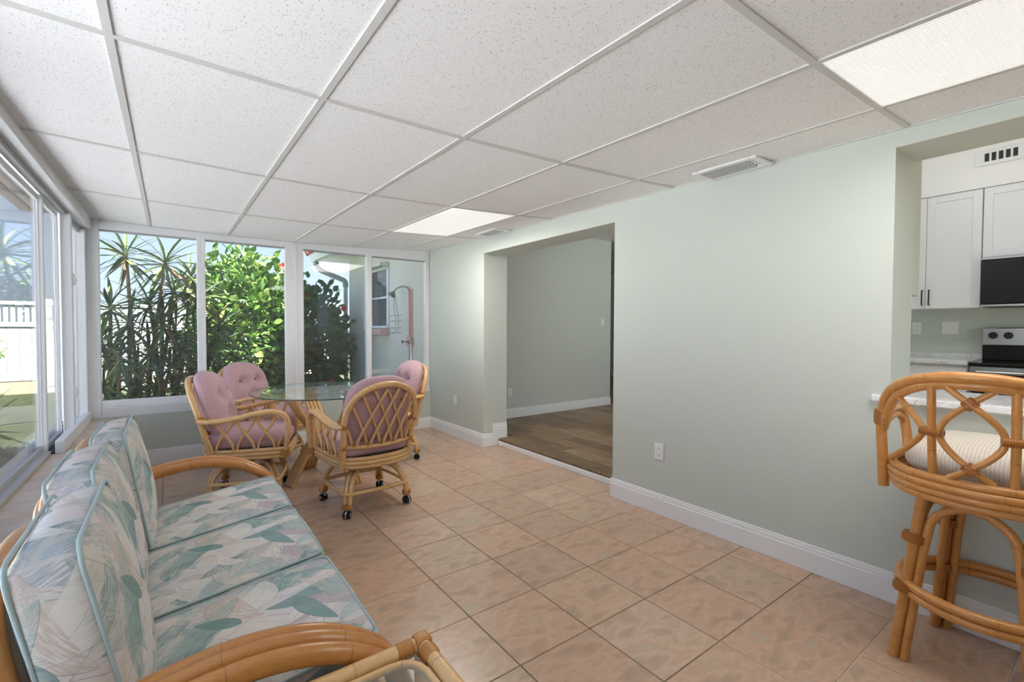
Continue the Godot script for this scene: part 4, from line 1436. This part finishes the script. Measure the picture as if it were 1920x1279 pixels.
func broad_leaf(length: float, width: float) -> ArrayMesh:
	var mb := MB.new()
	var ys := [0.0, 0.25, 0.55, 0.8, 1.0]
	var ws := [0.12, 0.85, 1.0, 0.55, 0.03]
	for k in 4:
		for s in [-1.0, 1.0]:
			var a := V(0, -0.12 * ys[k] * ys[k] * length, ys[k] * length)
			var b := V(0, -0.12 * ys[k + 1] * ys[k + 1] * length, ys[k + 1] * length)
			var c := b + V(s * ws[k + 1] * width * 0.5, 0.12 * width, 0)
			var d := a + V(s * ws[k] * width * 0.5, 0.12 * width, 0)
			if s > 0: mb.quad(b, a, d, c)
			else: mb.quad(a, b, c, d)
	return mb.mesh()

func basis_to(d: Vector3, roll := 0.0) -> Basis:
	var z := d.normalized()
	var x := Vector3.UP.cross(z)
	if x.length() < 0.05: x = Vector3.RIGHT
	x = x.normalized()
	return Basis(x, z.cross(x), z) * Basis(Vector3(0, 0, 1), roll)

func dracaena(label: String, base: Vector3, heads: Array, group: String, sd: int, tilt_leaf := 0.0) -> void:
	var r := RandomNumberGenerator.new()
	r.seed = sd
	var t := thing("dracaena", label, "plant", base, 0.0, group)
	var per := mini(34, 285 / heads.size())
	for h in heads:
		var top: Vector3 = h - base
		var foot := V(r.randf_range(-0.12, 0.12), 0, r.randf_range(-0.12, 0.12))
		var mid := foot.lerp(top, 0.5) + V(r.randf_range(-0.08, 0.08), -0.1, r.randf_range(-0.08, 0.08))
		var sp := smooth([foot, foot.lerp(mid, 0.5) + V(0, 0.06, 0), mid, top], 4)
		var rr := []
		for k in sp.size(): rr.append(lerpf(0.05, 0.014, pow(float(k) / sp.size(), 0.6)))
		put("stem", MB.new().tube(sp, rr, 7).mesh(), M.stem, t)
		for k in per:
			var w := (k + 0.5) / per
			var pitch := lerpf(1.25, -0.75, pow(w, 0.85)) + r.randf_range(-0.15, 0.15)
			var az := k * 2.39996 + r.randf_range(-0.2, 0.2)
			var d := V(cos(az) * cos(pitch), sin(pitch), sin(az) * cos(pitch))
			var o := put("leaf", strap[r.randi() % strap.size()], M["dracaena_%s" % "aabbccabd"[r.randi() % 9] if w < 0.86 or r.randf() < 0.6 else "dracaena_e"], t)
			var s := r.randf_range(0.8, 1.12)
			o.transform = Transform3D(basis_to(d, r.randf_range(-0.6, 0.6)).scaled(Vector3.ONE * s), top - V(0, 0.07 * w, 0))

var strap := []

func shrub(label: String, centre: Vector3, half: Vector3, count: int, mats: Array, sd: int, flowers: Array) -> void:
	var r := RandomNumberGenerator.new()
	r.seed = sd
	var lump := noise(sd + 3, 0.9, 2)
	var t := thing("hibiscus_shrub", label, "shrub", V(centre.x, GY, centre.z), 0.0, "shrubs outside the far windows")
	var O := -t.position
	for k in 9:
		var a := r.randf() * TAU
		var tip := centre + V(cos(a) * half.x * 0.6, half.y * r.randf_range(0.1, 0.6), sin(a) * half.z * 0.6)
		var ft := V(centre.x + cos(a) * 0.12, GY, centre.z + sin(a) * 0.12)
		put("branch", MB.new().tube(smooth([ft, ft.lerp(tip, 0.45) + V(0, 0.15, 0), tip], 4), [0.022, 0.021, 0.019, 0.018, 0.016, 0.014, 0.012, 0.01, 0.008], 6).mesh(), M.twig, t).position = O
	var leaf := broad_leaf(0.13, 0.085)
	var leaf2 := broad_leaf(0.10, 0.06)
	var spots := []
	for k in count:
		var d := V(r.randfn(), r.randfn() * 0.9, r.randfn()).normalized()
		var q := 1.0 + 0.45 * lump.get_noise_3dv(d * 2.2)
		var depth := pow(r.randf(), 0.55)
		q *= lerpf(0.45, 1.0, depth)
		var p := centre + V(d.x * half.x, d.y * half.y, d.z * half.z) * q
		if p.y < GY + 0.05: continue
		var out := (d * 0.7 + V(r.randf_range(-1, 1), r.randf_range(-0.5, 0.9), r.randf_range(-1, 1)) * 0.8).normalized()
		var tr := Transform3D(basis_to(out, r.randf_range(-1.2, 1.2)).scaled(Vector3.ONE * r.randf_range(0.7, 1.3)), p)
		# how much it shows from inside the room: on the outer side, towards +z
		spots.append([d.z * q + r.randf() * 0.3, tr])
	spots.sort_custom(func(a, b): return a[0] > b[0])
	for k in mini(260, spots.size()):
		var o := put("leaf", leaf if k % 3 else leaf2, M[mats[r.randi() % mats.size()]], t)
		o.transform = spots[k][1].translated(O)
	for g in mats.size():
		var pick := []
		for k in range(260, spots.size()):
			if k % mats.size() == g: pick.append(spots[k][1])
		var mm := MultiMesh.new()
		mm.transform_format = MultiMesh.TRANSFORM_3D
		mm.mesh = leaf
		mm.instance_count = pick.size()
		for k in pick.size(): mm.set_instance_transform(k, pick[k].translated(O))
		var mi := MultiMeshInstance3D.new()
		mi.name = "foliage"
		mi.multimesh = mm
		mi.material_override = M[mats[g]]
		mi.set_meta("kind", "stuff")
		t.add_child(mi, true)
	for f in flowers:
		var fl := MB.new()
		for k in 5:
			var a := TAU * k / 5
			var d := V(cos(a), sin(a), 0.5)
			fl.grid(3, 3, func(u, w): 
				var e: Vector3 = d.normalized() * 0.055 * w
				return e + d.cross(Vector3.BACK).normalized() * (u - 0.5) * 0.06 * (w + 0.1))
		var o := put("flower", fl.mesh(), M.petal, t)
		o.position = f + O

func build_garden() -> void:
	for k in 6:
		strap.append(strap_leaf([0.44, 0.5, 0.38, 0.46, 0.42, 0.36][k], [0.036, 0.042, 0.034, 0.040, 0.044, 0.036][k], [0.06, 0.16, 0.02, 0.22, 0.11, 0.3][k]))
	struct("floor_lawn", MB.new().box(V(-14, GY - 0.1, -16), V(2.75, GY, -5.60)).box(V(-14, GY - 0.1, -5.60), V(-0.80, GY, 6)).box(V(2.75, GY - 0.1, -16), V(14, GY, -9.2)).mesh(), M.lawn, "sunlit green lawn outside the windows")
	struct("floor_path", MB.new().box(V(-1.75, GY, -5.9), V(-0.80, GY + 0.02, 4)).mesh(), M.concrete, "grey concrete strip outside the left windows")
	struct("floor_unseen_deck", MB.new().box(V(-6.5, GY, -10.5), V(-2.3, GY + 0.03, 4.5)).box(V(-2.3, GY, -3.4), V(-1.75, GY + 0.03, 4.5)).mesh(), M.unseen_deck, "unseen pale deck out of view at left, placed to bounce sun up to the ceiling")  # unseen from the camera, laid out to throw sunlight onto the ceiling
	struct("wall_unseen", MB.new().box(V(-6.7, GY, -13.8), V(-6.5, 1.4, 5.0)).mesh(), M.fence_white, "unseen white wall out of view left of the deck, placed to reflect sun indoors")  # unseen wall, throws sunlight onto the lower walls of the room
	# white panel fence
	var f := thing("garden_fence", "white panel fence across the lawn behind the plants", "fence", V(-2.5, GY, -14.0))
	for k in 9:
		var x := -9.6 + k * 2.0
		put("post", box_mesh(V(x - 0.065, 0, -0.065), V(x + 0.065, 2.02, 0.065), 0.01), M.fence_white, f)
		if k == 8: break
		put("base_board", box_mesh(V(x + 0.065, 0, -0.03), V(x + 1.935, 0.28, 0.03), 0.006), M.fence_base, f)
		put("rail", box_mesh(V(x + 0.065, 0.28, -0.04), V(x + 1.935, 0.42, 0.04), 0.008), M.fence_white, f)
		put("rail", box_mesh(V(x + 0.065, 1.42, -0.04), V(x + 1.935, 1.52, 0.04), 0.008), M.fence_white, f)
		put("rail", box_mesh(V(x + 0.065, 1.88, -0.04), V(x + 1.935, 1.96, 0.04), 0.008), M.fence_white, f)
		for q in 10:
			var a := x + 0.067 + q * 0.187
			put("board", box_mesh(V(a, 0.42, -0.018), V(a + 0.183, 1.42, 0.018), 0.004), M.fence_white, f)
		for q in 18:
			var a := x + 0.085 + q * 0.104
			put("picket", box_mesh(V(a, 1.52, -0.012), V(a + 0.07, 1.88, 0.012), 0.003), M.fence_white, f)
	# thatched hut roof and trees beyond the fence
	var th := thing("thatched_roof", "small thatched hut roof beyond the fence at the far left", "roof", V(-6.3, 0, -19.0))
	put("thatch", MB.new().lathe([Vector2(2.1, 2.35), Vector2(2.15, 2.45), Vector2(1.4, 2.95), Vector2(0.6, 3.45), Vector2(0.02, 3.8)], 20).mesh(), M.thatch, th)
	for k in 4:
		put("post", MB.new().tube([V(1.5 * cos(k * 1.57 + 0.8), GY, 1.5 * sin(k * 1.57 + 0.8)), V(1.5 * cos(k * 1.57 + 0.8), 2.5, 1.5 * sin(k * 1.57 + 0.8))], 0.07, 8).mesh(), M.stem, th)
	# house wing outside: eave, gutter, roof tiles, downspout
	var ev := thing("house_eave", "eave with pale gutter and red roof tiles above the shower wall", "eave", V(2.5, 2.5, -7.8))
	var O := -ev.position
	put("soffit_panel", box_mesh(V(2.24, 2.56, -9.45), V(2.98, 2.60, -6.2)), M.gutter, ev).position = O
	var gt := MB.new()
	gt.hexa([V(2.20, 2.53, -6.2), V(2.27, 2.53, -6.2), V(2.27, 2.53, -9.45), V(2.20, 2.53, -9.45), V(2.15, 2.66, -6.2), V(2.27, 2.66, -6.2), V(2.27, 2.66, -9.45), V(2.15, 2.66, -9.45)])
	put("gutter", gt.mesh(), M.gutter, ev).position = O
	put("roof_deck", MB.new().hexa([V(2.17, 2.67, -6.2), V(6.0, 3.9, -6.2), V(6.0, 3.9, -9.6), V(2.17, 2.67, -9.6), V(2.17, 2.70, -6.2), V(6.0, 3.93, -6.2), V(6.0, 3.93, -9.6), V(2.17, 2.70, -9.6)]).mesh(), M.terracotta, ev).position = O
	for k in 16:
		var z := -9.55 + k * 0.21
		put("roof_tile", MB.new().tube([V(2.12, 2.72, z), V(2.7, 2.91, z), V(4.0, 3.33, z)], 0.075, 8).mesh(), M.terracotta, ev).position = O
	var ds := thing("downspout", "grey downspout elbow from the gutter to the house corner", "downspout", V(2.7, GY, -9.0))
	O = -ds.position
	put("spout_elbow", MB.new().tube(smooth([V(2.25, 2.525, -9.30), V(2.25, 2.46, -9.30), V(2.30, 2.38, -9.27), V(2.42, 2.31, -9.20), V(2.60, 2.22, -9.08), V(2.69, 2.16, -9.01), V(2.70, 2.05, -8.99)], 5), 0.05, 10).mesh(), M.spout, ds).position = O
	put("spout_pipe", MB.new().tube([V(2.70, 2.05, -8.99), V(2.70, GY, -8.99)], 0.04, 10).mesh(), M.gutter, ds).position = O
	var ub := thing("utility_box", "grey utility box on the house corner behind the shrub", "box", V(2.66, 1.0, -8.80))
	put("box_body", MB.new().rbox(V(0, 0, 0), V(0.085, 0.19, 0.11), 0.015, 3).mesh(), M.spout, ub)
	put("box_lid", box_mesh(V(-0.092, -0.16, -0.09), V(-0.085, 0.16, 0.09), 0.003), M.frame_grey, ub)
	# recessed window of the house wall
	var w := Node3D.new()
	w.name = "window_10"
	add_child(w)
	tag(w, "small sash window with pink sill in the outer house wall", "", "", "structure")
	put("glass", box_mesh(V(2.735, 1.30, -7.66), V(2.742, 2.20, -6.98)), M.dark_glass, w)
	for a in [[1.27, 1.31, -7.70, -6.94], [2.19, 2.23, -7.70, -6.94], [1.74, 1.77, -7.66, -6.98]]:
		put("sash_rail", box_mesh(V(2.722, a[0], a[2]), V(2.748, a[1], a[3]), 0.004), M.white_metal, w)
	for a in [[-7.70, -7.65], [-6.99, -6.94]]:
		put("stile", box_mesh(V(2.722, 1.27, a[0]), V(2.748, 2.23, a[1]), 0.004), M.white_metal, w)
	put("reveal", box_mesh(V(2.62, 1.25, -7.76), V(2.749, 2.27, -7.70), 0.006), M.pink_reveal, w)
	put("reveal", box_mesh(V(2.60, 2.23, -7.70), V(2.749, 2.29, -6.94), 0.006), M.stucco, w)
	put("pink_sill", box_mesh(V(2.60, 1.16, -7.74), V(2.749, 1.26, -6.93), 0.008), M.pink_trim, w)
	# outdoor shower
	var s := thing("outdoor_shower", "outdoor shower with copper pipe, shower head and hanging wire caddy", "shower", V(2.70, GY, -6.12))
	O = -s.position
	put("riser_pipe", MB.new().tube([V(2.715, GY + 0.2, -6.12), V(2.715, 1.80, -6.12)], 0.013, 8).mesh(), M.pink_trim, s).position = O
	put("back_board", box_mesh(V(2.735, 1.12, -6.16), V(2.749, 1.82, -6.07), 0.004), M.pink_trim, s).position = O
	put("shower_arm", MB.new().tube(smooth([V(2.715, 1.80, -6.12), V(2.70, 1.84, -6.15), V(2.66, 1.86, -6.24), V(2.62, 1.84, -6.33), V(2.60, 1.80, -6.37)], 4), 0.011, 8).mesh(), M.brass_dull, s).position = O
	var hd := MB.new()
	hd.tube([V(2.60, 1.80, -6.37), V(2.59, 1.78, -6.385), V(2.575, 1.745, -6.41), V(2.572, 1.738, -6.414)], [0.014, 0.026, 0.058, 0.056], 14)
	put("shower_head", hd.mesh(), M.dark_glass, s).position = O
	put("valve_box", box_mesh(V(2.70, 1.02, -6.19), V(2.74, 1.15, -6.06), 0.005), M.pink_trim, s).position = O
	for z in [-6.24, -6.02]:
		put("valve_handle", MB.new().tube([V(2.69, 1.08, z), V(2.66, 1.08, z)], [0.012, 0.024], 10).mesh(), M.chrome, s).position = O
	put("valve_bar", MB.new().tube([V(2.69, 1.08, -6.26), V(2.69, 1.08, -6.0)], 0.01, 8).mesh(), M.chrome, s).position = O
	put("hose", MB.new().tube(smooth([V(2.70, 1.04, -6.04), V(2.70, 0.8, -6.02), V(2.71, 0.4, -6.03), V(2.71, GY + 0.1, -6.04)], 4), 0.008, 7).mesh(), M.chrome, s).position = O
	var cd := thing("shower_caddy", "chrome wire caddy hanging under the shower head", "caddy", V(2.62, 1.2, -6.38))
	O = -cd.position
	for z in [-6.34, -6.44]:
		put("hanger_wire", MB.new().tube(smooth([V(2.60, 1.80, -6.36), V(2.62, 1.6, z), V(2.64, 1.40, z + 0.01), V(2.64, 1.22, z)], 4), 0.005, 6).mesh(), M.spout, cd).position = O
	for y in [1.46, 1.38, 1.28, 1.21]:
		put("basket_wire", MB.new().tube(smooth([V(2.66, y, -6.27), V(2.58, y - 0.01, -6.29), V(2.57, y - 0.01, -6.40), V(2.58, y - 0.01, -6.50), V(2.66, y, -6.52)], 3), 0.005, 6).mesh(), M.spout, cd).position = O
	# planting
	dracaena("leggy dracaena with two high leaf heads against the sky", V(-0.20, GY, -6.75), [V(-0.37, 2.06, -6.55), V(-0.03, 2.02, -6.6), V(0.06, 1.72, -6.7), V(0.22, 1.92, -6.95)], "dracaenas outside the far left window", 3)
	dracaena("dense dracaena at the left edge of the far left window", V(-0.45, GY, -6.6), [V(-0.5, 1.5, -6.5), V(-0.35, 1.34, -6.4), V(-0.58, 1.16, -6.45), V(-0.42, 0.96, -6.3), V(-0.55, 0.68, -6.3), V(-0.30, 0.55, -6.25), V(-0.62, 0.36, -6.35), V(-0.4, 0.3, -6.2), V(-0.5, 1.0, -6.7), V(-0.3, 0.75, -6.6)], "dracaenas outside the far left window", 5)
	dracaena("dense dracaena in the middle of the far left window", V(-0.10, GY, -6.6), [V(-0.18, 1.55, -6.7), V(-0.06, 1.34, -6.4), V(0.05, 1.16, -6.5), V(-0.18, 1.02, -6.35), V(0.0, 0.84, -6.3), V(-0.12, 0.62, -6.25), V(0.06, 0.45, -6.3), V(-0.18, 0.3, -6.3), V(0.1, 0.95, -6.7), V(-0.1, 0.2, -6.4)], "dracaenas outside the far left window", 7)
	dracaena("dracaena leaning across the post between the first two windows", V(0.16, GY, -6.7), [V(0.27, 1.62, -6.7), V(0.36, 1.36, -6.7), V(0.30, 1.08, -6.6), V(0.42, 1.02, -6.75), V(0.20, 0.78, -6.5), V(0.26, 0.50, -6.5), V(0.5, 1.3, -6.8), V(0.46, 0.72, -6.7), V(0.22, 0.25, -6.5)], "dracaenas outside the far left window", 9)
	dracaena("single dracaena head leaning over the lawn at the left", V(-1.35, GY, -5.3), [V(-1.65, 1.02, -5.15), V(-1.28, 0.45, -5.5)], "dracaenas outside the left windows", 11)
	shrub("bright green leafy shrub in the second far window", V(0.98, 1.10, -8.35), V(0.80, 1.32, 0.75), 6000, ["hib_a", "hib_b", "hib_d", "hib_a"], 21, [V(1.55, 1.85, -7.72), V(1.40, 2.2, -7.75)])
	shrub("dark green hibiscus with red flowers beside the house corner", V(2.02, 0.85, -8.75), V(0.60, 1.15, 0.62), 3300, ["hib_c", "hib_c", "hib_a", "hib_c"], 23, [V(1.78, 1.78, -8.25), V(2.50, 1.62, -8.45), V(2.2, 0.35, -8.10)])
	shrub("small yellow green shrub beyond the fence line", V(-3.4, 0.9, -12.6), V(0.7, 1.5, 0.6), 1500, ["hib_b", "hib_d", "hib_a"], 25, [])
